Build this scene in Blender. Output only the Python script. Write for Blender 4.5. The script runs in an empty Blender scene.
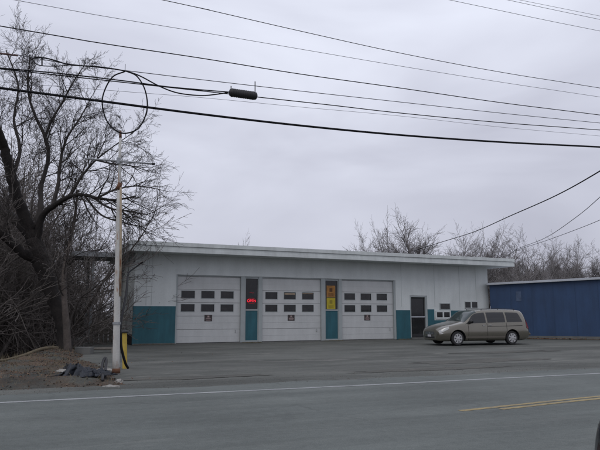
import bpy, bmesh, math, random
from mathutils import Vector, Matrix
R = math.radians
sc = bpy.context.scene

# ------------------------------------------------------------ camera
PITCH = R(8.39); CH, SH, EYE, FOC = math.cos(PITCH), math.sin(PITCH), 1.5, 600.0
cam_d = bpy.data.cameras.new('camera'); cam = bpy.data.objects.new('camera', cam_d)
sc.collection.objects.link(cam); sc.camera = cam
cam.location = (0, 0, EYE); cam.rotation_euler = (R(90) + PITCH, 0, 0)
cam_d.sensor_width = 36; cam_d.lens = 36; cam_d.clip_end = 2000; cam_d.clip_start = 0.05

# ------------------------------------------------------------ world and sun
SUN_EL, SUN_AZ = 50, 200
w = bpy.data.worlds.new('World'); sc.world = w; w.use_nodes = True
N, L = w.node_tree.nodes, w.node_tree.links
N.clear()
out = N.new('ShaderNodeOutputWorld'); bg = N.new('ShaderNodeBackground'); bg.inputs[1].default_value = 0.1
sky = N.new('ShaderNodeTexSky'); sky.sky_type = 'NISHITA'; sky.sun_disc = False
sky.sun_elevation = R(SUN_EL); sky.sun_rotation = R(SUN_AZ)
tc = N.new('ShaderNodeTexCoord'); sep = N.new('ShaderNodeSeparateXYZ'); L.new(tc.outputs['Generated'], sep.inputs[0])
mp = N.new('ShaderNodeMapping'); mp.inputs['Location'].default_value = (3, 1, 0); mp.inputs['Scale'].default_value = (1.3, 1.0, 4.0); mp.inputs['Rotation'].default_value = (0.12, -0.28, 0.4)
L.new(tc.outputs['Generated'], mp.inputs[0])
nz = N.new('ShaderNodeTexNoise'); nz.inputs['Scale'].default_value = 1.5; nz.inputs['Detail'].default_value = 4.5
nz.inputs['Roughness'].default_value = 0.5; nz.inputs['Distortion'].default_value = 0.35
L.new(mp.outputs[0], nz.inputs['Vector'])
cr = N.new('ShaderNodeValToRGB'); e = cr.color_ramp
e.elements[0].position = 0.30; e.elements[0].color = (0.555, 0.57, 0.675, 1)
e.elements[1].position = 0.68; e.elements[1].color = (0.80, 0.83, 0.95, 1)
L.new(nz.outputs['Fac'], cr.inputs[0])
er = N.new('ShaderNodeValToRGB'); er.color_ramp.elements[0].position = 0.05; er.color_ramp.elements[0].color = (0.77, 0.755, 0.765, 1)
er.color_ramp.elements[1].position = 0.45; er.color_ramp.elements[1].color = (1.06, 1.06, 1.06, 1)
L.new(sep.outputs['Z'], er.inputs[0])
mul = N.new('ShaderNodeMix'); mul.data_type = 'RGBA'; mul.blend_type = 'MULTIPLY'; mul.inputs[0].default_value = 1
L.new(cr.outputs[0], mul.inputs[6]); L.new(er.outputs[0], mul.inputs[7])
sc10 = N.new('ShaderNodeVectorMath'); sc10.operation = 'SCALE'; sc10.inputs['Scale'].default_value = 10.0
L.new(mul.outputs[2], sc10.inputs[0])
mx = N.new('ShaderNodeMix'); mx.data_type = 'RGBA'; mx.inputs[0].default_value = 0.96
L.new(sky.outputs[0], mx.inputs[6]); L.new(sc10.outputs[0], mx.inputs[7])
L.new(mx.outputs[2], bg.inputs[0]); L.new(bg.outputs[0], out.inputs[0])
sd = bpy.data.lights.new('sun', 'SUN'); sd.energy = 0.6; sd.angle = R(40); sd.color = (1, 0.97, 0.92)
so = bpy.data.objects.new('sun', sd); sc.collection.objects.link(so)
so.rotation_euler = (R(90 - SUN_EL), 0, R(180 - SUN_AZ))
sc.view_settings.view_transform = 'Standard'; sc.view_settings.look = 'None'
sc.view_settings.exposure = 0.0; sc.view_settings.gamma = 1; sc.view_settings.use_curve_mapping = False

# ------------------------------------------------------------ helpers
def at(u, v, Y):                      # photo direction -> real point at distance Y
    x, y, z = u - 300, FOC * CH - SH * (225 - v), FOC * SH + CH * (225 - v)
    t = Y / y
    return Vector((x * t, Y, EYE + z * t))
def gr(u, v, z=0):
    x, y, q = u - 300, FOC * CH - SH * (225 - v), FOC * SH + CH * (225 - v)
    t = (z - EYE) / q
    return Vector((x * t, y * t, z))
RA = R(21.8); RU = Vector((math.cos(RA), math.sin(RA), 0)); RV = Vector((-math.sin(RA), math.cos(RA), 0))
def onroad(u, v, off):                # photo direction -> point on a vertical plane parallel to the road
    x, y, q = u - 300, FOC * CH - SH * (225 - v), FOC * SH + CH * (225 - v)
    t = off / (x * RV.x + y * RV.y)
    return Vector((x * t, y * t, EYE + q * t))

def mat(name, col, rough=0.8, metal=0.0, spec=0.5, var=0.0, vscale=3.0, grain=0.0, gscale=60.0, bump=0.0, streak=0.0,
        col2=None, thr=(0.45, 0.62), sscale=(6, 6, 0.5), emit=None, stretch=None, coat=0.0):
    m = bpy.data.materials.new(name); m.use_nodes = True
    n, l = m.node_tree.nodes, m.node_tree.links
    b = n['Principled BSDF']; b.inputs['Roughness'].default_value = rough; b.inputs['Metallic'].default_value = metal
    b.inputs['Specular IOR Level'].default_value = spec; b.inputs['Coat Weight'].default_value = coat
    t = n.new('ShaderNodeTexCoord'); src = t.outputs['Object']
    if stretch:
        q = n.new('ShaderNodeMapping'); q.inputs['Scale'].default_value = stretch; l.new(src, q.inputs[0]); srcs = q.outputs[0]
    else: srcs = src
    rgb = n.new('ShaderNodeRGB'); rgb.outputs[0].default_value = (*col, 1); cur = rgb.outputs[0]
    def noise(s, sc_, det=6, ro=0.6):
        x = n.new('ShaderNodeTexNoise'); x.inputs['Scale'].default_value = sc_; x.inputs['Detail'].default_value = det
        x.inputs['Roughness'].default_value = ro; l.new(s, x.inputs['Vector']); return x.outputs['Fac']
    def mulby(cur, fac, lo, hi):
        r = n.new('ShaderNodeMapRange'); r.inputs['From Min'].default_value = 0.3; r.inputs['From Max'].default_value = 0.7
        r.inputs['To Min'].default_value = lo; r.inputs['To Max'].default_value = hi; l.new(fac, r.inputs[0])
        v = n.new('ShaderNodeVectorMath'); v.operation = 'SCALE'; l.new(cur, v.inputs[0]); l.new(r.outputs[0], v.inputs['Scale'])
        return v.outputs[0]
    if col2:
        r = n.new('ShaderNodeMapRange'); r.inputs['From Min'].default_value = thr[0]; r.inputs['From Max'].default_value = thr[1]
        l.new(noise(srcs, vscale, 8, 0.65), r.inputs[0])
        k = n.new('ShaderNodeMix'); k.data_type = 'RGBA'; l.new(r.outputs[0], k.inputs[0]); l.new(cur, k.inputs[6])
        k.inputs[7].default_value = (*col2, 1); cur = k.outputs[2]
    if var: cur = mulby(cur, noise(srcs, vscale * 0.7 + 0.13), 1 - var, 1 + var)
    if streak:
        q = n.new('ShaderNodeMapping'); q.inputs['Scale'].default_value = sscale; l.new(src, q.inputs[0])
        cur = mulby(cur, noise(q.outputs[0], 1.0, 5), 1 - streak, 1 + streak * 0.4)
    if grain: cur = mulby(cur, noise(src, gscale, 3, 0.8), 1 - grain, 1 + grain)
    l.new(cur, b.inputs['Base Color'])
    if bump:
        bp = n.new('ShaderNodeBump'); bp.inputs['Strength'].default_value = bump; bp.inputs['Distance'].default_value = 0.02
        l.new(noise(src, gscale * 0.5, 8, 0.7), bp.inputs['Height']); l.new(bp.outputs[0], b.inputs['Normal'])
    if emit: b.inputs['Emission Color'].default_value = (*emit[0], 1); b.inputs['Emission Strength'].default_value = emit[1]
    return m

class MB:
    def __init__(s): s.v = []; s.f = []; s.mi = []; s.cm = 0
    def quad(s, *p):
        i = len(s.v); s.v += [tuple(q) for q in p]; s.f.append(tuple(range(i, i + len(p)))); s.mi.append(s.cm); return s
    def box(s, x0, x1, y0, y1, z0, z1):
        i = len(s.v)
        s.v += [(x0,y0,z0),(x1,y0,z0),(x1,y1,z0),(x0,y1,z0),(x0,y0,z1),(x1,y0,z1),(x1,y1,z1),(x0,y1,z1)]
        for q in ((0,3,2,1),(4,5,6,7),(0,1,5,4),(1,2,6,5),(2,3,7,6),(3,0,4,7)):
            s.f.append(tuple(i + k for k in q)); s.mi.append(s.cm)
        return s
    def tube(s, pts, rad, n=6, cap=True):
        pts = [Vector(p) for p in pts]; m = len(pts)
        if not hasattr(rad, '__len__'): rad = [rad] * m
        base = len(s.v); ref = None
        for i, p in enumerate(pts):
            d = (pts[min(i + 1, m - 1)] - pts[max(i - 1, 0)])
            if d.length < 1e-9: d = Vector((0, 0, 1))
            d.normalize()
            if ref is None:
                ref = Vector((1, 0, 0)) if abs(d.x) < 0.8 else Vector((0, 1, 0))
            a = ref - d * ref.dot(d)
            if a.length < 1e-4: a = d.orthogonal()
            a.normalize(); ref = a; b = d.cross(a)
            for k in range(n):
                t = 2 * math.pi * k / n
                s.v.append(tuple(p + a * (math.cos(t) * rad[i]) + b * (math.sin(t) * rad[i])))
        for i in range(m - 1):
            for k in range(n):
                q = base + i * n
                s.f.append((q + k, q + (k + 1) % n, q + n + (k + 1) % n, q + n + k)); s.mi.append(s.cm)
        if cap:
            s.f.append(tuple(base + k for k in range(n))[::-1]); s.mi.append(s.cm)
            s.f.append(tuple(base + (m - 1) * n + k for k in range(n))); s.mi.append(s.cm)
        return s
    def lathe(s, prof, axis, c, n=24):      # prof: (r, h) pairs along axis 'y' or 'z'
        base = len(s.v)
        for r, h in prof:
            for k in range(n):
                t = 2 * math.pi * k / n
                if axis == 'y': s.v.append((c[0] + r * math.cos(t), c[1] + h, c[2] + r * math.sin(t)))
                else: s.v.append((c[0] + r * math.cos(t), c[1] + r * math.sin(t), c[2] + h))
        for i in range(len(prof) - 1):
            for k in range(n):
                q = base + i * n; s.f.append((q + k, q + (k + 1) % n, q + n + (k + 1) % n, q + n + k)); s.mi.append(s.cm)
        s.f.append(tuple(base + k for k in range(n))); s.mi.append(s.cm)
        s.f.append(tuple(base + (len(prof) - 1) * n + k for k in range(n))); s.mi.append(s.cm)
        return s
    def build(s, name, m, parent=None, smooth=False, loc=None, bevel=0):
        me = bpy.data.meshes.new(name); me.from_pydata(s.v, [], s.f)
        for k in (m if isinstance(m, (list, tuple)) else [m]): me.materials.append(k)
        me.polygons.foreach_set('material_index', s.mi)
        if smooth: me.polygons.foreach_set('use_smooth', [True] * len(me.polygons))
        me.update()
        o = bpy.data.objects.new(name, me); sc.collection.objects.link(o)
        if parent: o.parent = parent
        if loc is not None: o.location = loc
        if bevel:
            b = o.modifiers.new('bevel', 'BEVEL'); b.width = bevel; b.segments = 2; b.limit_method = 'ANGLE'
        return o
def tag(o, label=None, cat=None, group=None, kind=None):
    if label: o['label'] = label
    if cat: o['category'] = cat
    if group: o['group'] = group
    if kind: o['kind'] = kind
    return o
def empty(name, loc=(0, 0, 0), rz=0.0, label=None, cat=None, group=None):
    o = bpy.data.objects.new(name, None); sc.collection.objects.link(o); o.empty_display_size = 0.2
    o.location = loc; o.rotation_euler = (0, 0, rz); return tag(o, label, cat, group)
def copy_tree(o, parent=None):
    c = o.copy(); sc.collection.objects.link(c)
    if parent: c.parent = parent
    for ch in list(o.children): copy_tree(ch, c)
    return c
def spline(P, n=6):
    P = [Vector(p) for p in P]; Q = [P[0] * 2 - P[1]] + P + [P[-1] * 2 - P[-2]]; o = []
    for i in range(1, len(Q) - 2):
        a, b, c, d = Q[i - 1], Q[i], Q[i + 1], Q[i + 2]
        for k in range(n):
            t = k / n
            o.append(0.5 * ((2 * b) + (c - a) * t + (2 * a - 5 * b + 4 * c - d) * t * t + (3 * b - a - 3 * c + d) * t ** 3))
    o.append(P[-1]); return o
def sstep(x): x = max(0.0, min(1.0, x)); return x * x * (3 - 2 * x)
from mathutils import noise as mn
def fbm(x, y, s=1.0, seed=0.0): return mn.fractal(Vector((x * s, y * s, seed)), 0.9, 2.1, 5)
def text_mesh(body, size, name, m, parent, loc, rot, depth=0.004):
    cu = bpy.data.curves.new(name, 'FONT'); cu.body = body; cu.size = size; cu.extrude = depth; cu.align_x = 'CENTER'; cu.align_y = 'CENTER'
    tmp = bpy.data.objects.new('tmp', cu); sc.collection.objects.link(tmp)
    dg = bpy.context.evaluated_depsgraph_get(); me = bpy.data.meshes.new_from_object(tmp.evaluated_get(dg))
    bpy.data.objects.remove(tmp); me.materials.clear(); me.materials.append(m)
    o = bpy.data.objects.new(name, me); sc.collection.objects.link(o); o.parent = parent; o.location = loc; o.rotation_euler = rot
    return o

# ------------------------------------------------------------ materials
def asphalt(name, base, patch, grit, cracks, stretch, light, tracks=False):
    m = bpy.data.materials.new(name); m.use_nodes = True
    n, l = m.node_tree.nodes, m.node_tree.links; b = n['Principled BSDF']
    b.inputs['Roughness'].default_value = 0.85; b.inputs['Specular IOR Level'].default_value = 0.3
    t = n.new('ShaderNodeTexCoord'); src = t.outputs['Object']
    def mapped(s):
        q = n.new('ShaderNodeMapping'); q.inputs['Scale'].default_value = s; l.new(src, q.inputs[0]); return q.outputs[0]
    def noise(s, k, det=5, ro=0.6, dist=0.0):
        x = n.new('ShaderNodeTexNoise'); x.inputs['Scale'].default_value = k; x.inputs['Detail'].default_value = det
        x.inputs['Roughness'].default_value = ro; x.inputs['Distortion'].default_value = dist; l.new(s, x.inputs['Vector']); return x.outputs['Fac']
    def rng(f, a, c, lo=0.0, hi=1.0):
        r = n.new('ShaderNodeMapRange'); r.inputs[1].default_value = a; r.inputs[2].default_value = c
        r.inputs[3].default_value = lo; r.inputs[4].default_value = hi; l.new(f, r.inputs[0]); return r.outputs[0]
    def mix(f, a, c):
        k = n.new('ShaderNodeMix'); k.data_type = 'RGBA'; l.new(f, k.inputs[0])
        if isinstance(a, tuple): k.inputs[6].default_value = (*a, 1)
        else: l.new(a, k.inputs[6])
        if isinstance(c, tuple): k.inputs[7].default_value = (*c, 1)
        else: l.new(c, k.inputs[7])
        return k.outputs[2]
    def scale(c, f):
        v = n.new('ShaderNodeVectorMath'); v.operation = 'SCALE'; l.new(c, v.inputs[0]); l.new(f, v.inputs['Scale']); return v.outputs[0]
    sm = mapped(stretch)
    cur = mix(rng(noise(sm, 1.0, 7, 0.65, 0.6), 0.42, 0.62), base, patch)
    cur = mix(rng(noise(sm, 2.3, 6, 0.7, 1.0), 0.56, 0.68), cur, light)
    cur = scale(cur, rng(noise(src, 0.35, 4), 0.3, 0.7, 0.84, 1.16))
    if tracks: cur = scale(cur, rng(noise(mapped((0.03, 1.5, 1)), 1.0, 3), 0.3, 0.7, 0.86, 1.14))
    cur = scale(cur, rng(noise(src, 9, 4, 0.7), 0.3, 0.7, 0.88, 1.12))
    g = noise(src, 55, 3, 0.8); cur = scale(cur, rng(g, 0.3, 0.7, 1 - grit, 1 + grit))
    if cracks:
        wv = n.new('ShaderNodeVectorMath'); wv.operation = 'ADD'
        nn = n.new('ShaderNodeTexNoise'); nn.inputs['Scale'].default_value = 0.9; nn.inputs['Detail'].default_value = 5; l.new(src, nn.inputs['Vector'])
        s2 = n.new('ShaderNodeVectorMath'); s2.operation = 'SCALE'; s2.inputs['Scale'].default_value = 1.6; l.new(nn.outputs['Color'], s2.inputs[0])
        l.new(src, wv.inputs[0]); l.new(s2.outputs[0], wv.inputs[1])
        vo = n.new('ShaderNodeTexVoronoi'); vo.feature = 'DISTANCE_TO_EDGE'; vo.inputs['Scale'].default_value = 0.42; l.new(wv.outputs[0], vo.inputs['Vector'])
        cf = rng(vo.outputs['Distance'], 0.004, 0.02, 1.0, 0.0)
        gate = rng(noise(src, 0.25, 2), 0.42, 0.58)
        mm = n.new('ShaderNodeMath'); mm.operation = 'MULTIPLY'; l.new(cf, mm.inputs[0]); l.new(gate, mm.inputs[1])
        m3 = n.new('ShaderNodeMath'); m3.operation = 'MULTIPLY'; l.new(mm.outputs[0], m3.inputs[0]); m3.inputs[1].default_value = cracks
        cur = mix(m3.outputs[0], cur, (0.03, 0.03, 0.032))
    l.new(cur, b.inputs['Base Color'])
    bp = n.new('ShaderNodeBump'); bp.inputs['Strength'].default_value = 0.35; bp.inputs['Distance'].default_value = 0.015
    l.new(noise(src, 30, 8, 0.75), bp.inputs['Height']); l.new(bp.outputs[0], b.inputs['Normal'])
    return m

M = {}
M['road'] = asphalt('road_asphalt', (0.130, 0.143, 0.134), (0.108, 0.12, 0.113), 0.30, 0.22, (0.12, 0.9, 1), (0.148, 0.16, 0.15), True)
M['lot'] = asphalt('lot_asphalt', (0.118, 0.122, 0.110), (0.072, 0.075, 0.067), 0.36, 0.2, (0.14, 0.62, 1), (0.175, 0.172, 0.155))
M['dirt'] = mat('leafy_dirt', (0.066, 0.046, 0.030), 0.95, var=0.55, vscale=0.9, grain=0.4, gscale=26, bump=0.9, col2=(0.058, 0.058, 0.048), thr=(0.44, 0.58))
M['soil'] = mat('wood_floor', (0.035, 0.028, 0.022), 0.95, var=0.4, vscale=0.8, grain=0.4, gscale=10, bump=0.8)
M['grassd'] = mat('dry_grass', (0.13, 0.115, 0.08), 0.95, var=0.3, vscale=1.2, grain=0.35, gscale=20, bump=0.8, col2=(0.12, 0.07, 0.05))
M['line_w'] = mat('worn_white_line', (0.31, 0.32, 0.32), 0.8, var=0.15, vscale=2.0, col2=(0.16, 0.165, 0.17), thr=(0.47, 0.72), grain=0.3, gscale=25)
M['line_y'] = mat('worn_yellow_line', (0.30, 0.235, 0.115), 0.8, var=0.15, vscale=2.0, col2=(0.17, 0.155, 0.12), thr=(0.5, 0.75), grain=0.3, gscale=22)
M['wall'] = mat('painted_wall', (0.60, 0.63, 0.62), 0.75, var=0.07, vscale=0.8, streak=0.09, sscale=(2.2, 2.2, 0.35), grain=0.05, gscale=14, bump=0.08)
M['teal'] = mat('teal_paint', (0.019, 0.102, 0.13), 0.6, var=0.12, vscale=1.5, streak=0.25, sscale=(4, 4, 0.6), grain=0.08, gscale=30)
M['fascia'] = mat('white_fascia', (0.58, 0.61, 0.60), 0.6, var=0.06, vscale=1.5, streak=0.16, sscale=(3, 3, 0.5), grain=0.05)
M['wallseam'] = mat('wall_seam', (0.44, 0.47, 0.465), .8)
M['soffit'] = mat('soffit_paint', (0.55, 0.57, 0.58), 0.8, var=0.12, vscale=0.8)
M['roofing'] = mat('tar_roofing', (0.12, 0.12, 0.12), 0.95, var=0.2)
M['gdoor'] = mat('garage_door_white', (0.51, 0.52, 0.515), 0.55, var=0.05, vscale=1.5, streak=0.10, sscale=(2, 2, 0.5), grain=0.05, gscale=20)
M['groove'] = mat('door_joint', (0.30, 0.30, 0.31), 0.8, var=0.1)
M['frame'] = mat('frame_paint', (0.33, 0.36, 0.36), 0.6, var=0.08, vscale=2, grain=0.05)
M['glass'] = mat('dark_glass', (0.012, 0.013, 0.014), 0.06, spec=0.45, vscale=2.2, col2=(0.035, 0.034, 0.034), thr=(0.5, 0.75))
M['warm'] = mat('tan_reflection', (0.32, 0.25, 0.18), 0.8, var=0.3, vscale=6)  # colour of the painted window reflections
M['black'] = mat('matte_black', (0.018, 0.018, 0.02), 0.6, var=0.2)
M['neon'] = mat('neon_red', (0.6, 0.02, 0.03), 0.5, emit=((1.0, 0.02, 0.05), 1.1))
M['neon2'] = mat('neon_faint', (0.10, 0.01, 0.015), 0.5, emit=((0.5, 0.01, 0.02), 0.35))
M['orange'] = mat('faded_orange_paper', (0.33, 0.16, 0.045), 0.85, var=0.25, vscale=8)
M['yellow'] = mat('yellow_paper', (0.42, 0.34, 0.03), 0.85, var=0.15, vscale=8)
M['ink'] = mat('poster_ink', (0.11, 0.05, 0.02), 0.85, var=0.2)
M['signbrown'] = mat('sign_dark', (0.045, 0.035, 0.035), 0.6, var=0.2)
M['signmark'] = mat('sign_mark', (0.32, 0.24, 0.23), 0.7, var=0.2)
M['blue'] = mat('blue_siding', (0.018, 0.050, 0.122), 0.55, var=0.15, vscale=0.8, streak=0.22, sscale=(3, 3, 0.4), grain=0.06, gscale=20)
M['bluefade'] = mat('faded_blue', (0.055, 0.085, 0.15), 0.7, var=0.35, vscale=4)
M['trim'] = mat('grey_trim', (0.42, 0.44, 0.47), 0.6, var=0.1)
M['bark'] = mat('dark_bark', (0.018, 0.0145, 0.013), 0.95, var=0.4, vscale=3, grain=0.4, gscale=16, bump=1.0, streak=0.3, sscale=(9, 9, 1.2))
M['bark2'] = mat('brown_bark', (0.075, 0.062, 0.054), 0.95, var=0.35, vscale=3, grain=0.3, gscale=16, bump=0.8)
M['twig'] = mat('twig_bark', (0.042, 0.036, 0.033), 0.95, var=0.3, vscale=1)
M['twigfar'] = mat('hazed_twig', (0.175, 0.162, 0.158), 0.95, var=0.25, vscale=0.4)  # bark lightened so the distance haze sits in the colour
M['brush'] = mat('brush_stem', (0.125, 0.11, 0.10), 0.95, var=0.35, vscale=0.7)
M['wire'] = mat('black_cable', (0.012, 0.012, 0.014), 0.8, spec=0.2)
M['wire2'] = mat('grey_wire', (0.10, 0.10, 0.115), 0.6)
M['rustwire'] = mat('rusty_guard', (0.10, 0.055, 0.05), 0.8, var=0.2)
M['polew'] = mat('peeling_white_paint', (0.50, 0.49, 0.46), 0.7, var=0.10, vscale=3, col2=(0.27, 0.13, 0.06), thr=(0.57, 0.68), grain=0.10, gscale=25, stretch=(3, 3, 0.8))
M['poler'] = mat('rusty_cream_paint', (0.38, 0.31, 0.22), 0.8, var=0.12, vscale=4, col2=(0.20, 0.09, 0.045), thr=(0.48, 0.6), grain=0.12, gscale=25, stretch=(3, 3, 0.6))
M['rust'] = mat('rust', (0.12, 0.055, 0.03), 0.9, var=0.3, vscale=8)
M['galv'] = mat('grey_metal', (0.28, 0.29, 0.30), 0.5, metal=0.3, var=0.2, vscale=6)
M['boll'] = mat('bollard_yellow', (0.46, 0.33, 0.055), 0.7, var=0.15, vscale=5, col2=(0.2, 0.15, 0.07), thr=(0.58, 0.66))
M['concrete'] = mat('concrete', (0.13, 0.13, 0.122), 0.9, var=0.2, vscale=4, grain=0.15, bump=0.3)
M['rock'] = mat('pale_rubble', (0.27, 0.26, 0.24), 0.9, var=0.25, vscale=6, grain=0.15, bump=0.4)
M['tarp'] = mat('blue_black_plastic', (0.017, 0.021, 0.029), 0.6, var=0.3, vscale=5)
M['oldwood'] = mat('weathered_wood', (0.16, 0.145, 0.125), 0.9, var=0.25, vscale=5, grain=0.2)
M['canopy'] = mat('canopy_metal', (0.24, 0.25, 0.26), 0.6, var=0.2, vscale=2)
def leafmat():
    m = mat('dead_leaf', (0.14, 0.085, 0.05), 0.9)
    n, l = m.node_tree.nodes, m.node_tree.links; g = n.new('ShaderNodeNewGeometry'); r = n.new('ShaderNodeValToRGB')
    r.color_ramp.elements[0].color = (0.045, 0.030, 0.020, 1); r.color_ramp.elements[1].color = (0.15, 0.105, 0.07, 1)
    x = r.color_ramp.elements.new(0.5); x.color = (0.12, 0.062, 0.034, 1)
    l.new(g.outputs['Random Per Island'], r.inputs[0]); l.new(r.outputs[0], n['Principled BSDF'].inputs['Base Color']); return m
M['leaf'] = leafmat()

# ------------------------------------------------------------ ground
def ridge_x(y): return -8.75 - 0.06 * (y - 17.8)
LA, LB = gr(140, 382), gr(76, 352)
Ld = (LB - LA).normalized(); Ln = Vector((Ld.y, -Ld.x, 0))
if Ln.x > 0: Ln = -Ln                                      # points to the verge side (left)
def vergeh(x, y):
    p = Vector((x, y, 0)); v = p.dot(RV)
    df = v - 13.45 + 0.35 * fbm(x, y, 0.5, 3); dr = (p - LA).dot(Ln) + 0.5 * fbm(x, y, 0.6, 9)
    k = min(df / 1.6, dr / 1.8)
    z = -0.10 + 0.22 * sstep(k + 0.25) if k > -0.25 else -0.10
    z += 0.13 * math.exp(-((x + 9.2) ** 2) / 1.6 - ((y - 23.5) ** 2) / 9)
    z += 0.05 * fbm(x, y, 1.7, 5) * sstep(k + 0.2) + 0.02 * fbm(x, y, 6, 7) * sstep(k + 0.2)
    drop = sstep((ridge_x(y) - x) / 3.0) * sstep((v - 18.5) / 2.0)
    return z - 2.0 * drop
def groundz(x, y):
    p = Vector((x, y, 0)); v = p.dot(RV)
    drop = sstep((ridge_x(y) - 2.5 * sstep((y - 26) / 8) - x) / 3.0) * sstep((v - 18.5) / 2.0)
    return -0.12 - 2.0 * drop + (0.25 * fbm(x, y, 0.15, 2) * drop)
def sheet(name, xs, ys, zf, m, skip=None):
    b = MB(); idx = {}
    for j, y in enumerate(ys):
        for i, x in enumerate(xs):
            idx[i, j] = len(b.v); b.v.append((x, y, zf(x, y)))
    for j in range(len(ys) - 1):
        for i in range(len(xs) - 1):
            if skip and skip(0.5 * (xs[i] + xs[i + 1]), 0.5 * (ys[j] + ys[j + 1])): continue
            b.f.append((idx[i, j], idx[i + 1, j], idx[i + 1, j + 1], idx[i, j + 1])); b.mi.append(0)
    return b.build(name, m, smooth=True)
def frange(a, b, st): n = int(round((b - a) / st)); return [a + (b - a) * i / n for i in range(n + 1)]
VX0, VX1, VY0, VY1 = -22.0, -2.5, 4.0, 27.0
far = [-1200, -600, -300, -150, -90, -60]
xs = far + frange(-45, 45, 1.5) + [-q for q in reversed(far)]
ys = [-300, -100, -40] + frange(-15, 75, 1.5) + [100, 150, 300, 600, 1200]
tag(sheet('ground', xs, ys, lambda x, y: groundz(x, y) - (0.6 if VX0 + 1.6 < x < VX1 - 1.6 and VY0 + 1.6 < y < VY1 - 1.6 else 0), M['soil']), kind='structure')
tag(sheet('dirt_verge', frange(VX0, VX1, 0.13), frange(VY0, VY1, 0.13), vergeh, M['dirt'],
          skip=lambda x, y: vergeh(x, y) < -0.095 and x > -8), kind='structure')

def uvw(u, v, z): return RU * u + RV * v + Vector((0, 0, z))
def flat(name, poly, z, m):            # poly in road coordinates, object turned with the road
    b = MB(); b.quad(*[(u, v, 0) for u, v in poly]); o = b.build(name, m); o.rotation_euler = (0, 0, RA); o.location = (0, 0, z)
    return tag(o, kind='structure')
def uv_of(p): return (Vector((p[0], p[1], 0)).dot(RU), Vector((p[0], p[1], 0)).dot(RV))
rnd = random.Random(5)
lot_w = [(-7.2, 26.0), (-9.4, 28.5), (-11.5, 33), (-15, 45), (-16, 62), (60, 62)]
lot = [(-60, 11.0), (80, 11.0), (80, 60)] + [uv_of(p) for p in [(60, 62), (-16, 62), (-15, 45), (-13.5, 33), (-10.8, 28.5), (-9.0, 25.5), (-7.6, 20)]] + [(0.8, 14.6), (-60, 14.6)]
flat('parking_lot', lot, -0.014, M['lot'])
# the road's far edge is ragged where asphalt breaks into the shoulder
edge = [(80 - i * 0.35, 12.75 + 0.22 * fbm(i * 0.35, 0, 0.5, 1) + 0.05 * fbm(i, 0, 1, 2)) for i in range(int(140 / 0.35))]
flat('road', [(-60, -9), (80, -9)] + edge, 0.0, M['road'])
def ribbon(name, pts, wd, z, m, raged=0.008):
    b = MB(); q = spline([(u, v, 0) for u, v in pts], 40); P = []
    for i, p in enumerate(q):
        d = (q[min(i + 1, len(q) - 1)] - q[max(i - 1, 0)]).normalized(); nn = Vector((-d.y, d.x, 0))
        P.append((p + nn * (wd / 2 + rnd.uniform(-raged, raged)), p - nn * (wd / 2 + rnd.uniform(-raged, raged))))
    for i in range(len(P) - 1): b.quad(P[i][1], P[i + 1][1], P[i + 1][0], P[i][0])
    o = b.build(name, m); o.rotation_euler = (0, 0, RA); o.location = (0, 0, z); return tag(o, kind='structure')
ribbon('white_edge_line', [(-50, 11.45), (-20, 11.5), (-1, 11.66), (6, 11.60), (13, 11.64), (30, 11.7), (70, 11.9)], 0.14, 0.004, M['line_w'])
ribbon('yellow_centre_line', [(5.9, 8.04), (9.2, 8.46), (14, 8.85), (24, 9.1), (60, 9.2)], 0.115, 0.004, M['line_y'])
ribbon('yellow_centre_line', [(6.6, 7.94), (9.2, 8.27), (14, 8.66), (24, 8.91), (60, 9.0)], 0.115, 0.004, M['line_y'])
# dark tar patches on the lot, level with the asphalt
M['tar'] = asphalt('tar_patch', (0.095, 0.094, 0.082), (0.072, 0.072, 0.065), 0.3, 0.3, (0.5, 0.9, 1), (0.12, 0.115, 0.10))
def patch(cu, cv, a, bb, seed):                 # seeds step the height so no two sheets coincide
    P = []
    for k in range(48):
        t = 2 * math.pi * k / 48; r = 1 + 0.5 * fbm(math.cos(t), math.sin(t), 1.3, seed) + 0.12 * fbm(math.cos(t), math.sin(t), 6, seed)
        P.append((cu + a * r * math.cos(t), cv + bb * r * math.sin(t)))
    flat('tar_patch', P, -0.0125 + seed * 0.0011, M['tar'])
for a in [(12.5, 16.2, 2.4, 0.7, 4), (9.5, 14.3, 2.6, 0.3, 5), (3.2, 14.6, 1.8, .35, 7), (17, 19.5, 2.5, .4, 6)]: patch(*a)
# rough strip at the foot of the blue building
flat('grass_strip', [uv_of(p) for p in [(10.6, 36.9), (20, 34.6), (30, 32.2), (32, 36), (11, 39.5)]], 0.003, M['grassd'])

# ------------------------------------------------------------ garage building
FA = R(24.5); P0 = Vector((-7.29, 29.69, 0)); LEN, DEP, XL = 21.2, 6.8, -0.85
G = empty('garage_building', P0, FA, 'long low white garage building with three overhead doors and teal lower walls', 'garage')
# local axes: x along the front, -y towards the road
T, OW0, OW1, OH = 0.25, 1.2, 14.2, 3.44
w_ = MB()
w_.box(XL, OW0, 0, T, 0, 4.46); w_.box(OW0, OW1, 0, T, OH, 4.46); w_.box(OW1, 15.2, 0, T, 0, 4.46); w_.box(15.2, 16.45, 0, T, 2.56, 4.46)
w_.box(16.45, LEN, 0, T, 0, 4.46)
w_.box(XL, XL + T, T, DEP, 0, 4.46); w_.box(LEN - T, LEN, T, DEP, 0, 4.46); w_.box(XL + T, LEN - T, DEP - T, DEP, 0, 4.46)
w_.build('wall', M['wall'], G)
bb = MB()
for k in range(1, 6): MB().box(XL - 0.012, XL - 0.001, k * 1.22, k * 1.22 + 0.03, 0.6, 4.45).build('wall_joint', M['wallseam'], G)
for x in (-0.28, -0.02, 14.6, 17.0, 18.9, 20.2): MB().box(x, x + 0.022, -0.008, -0.001, 1.9, 4.45).build('wall_joint', M['wallseam'], G)
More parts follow.
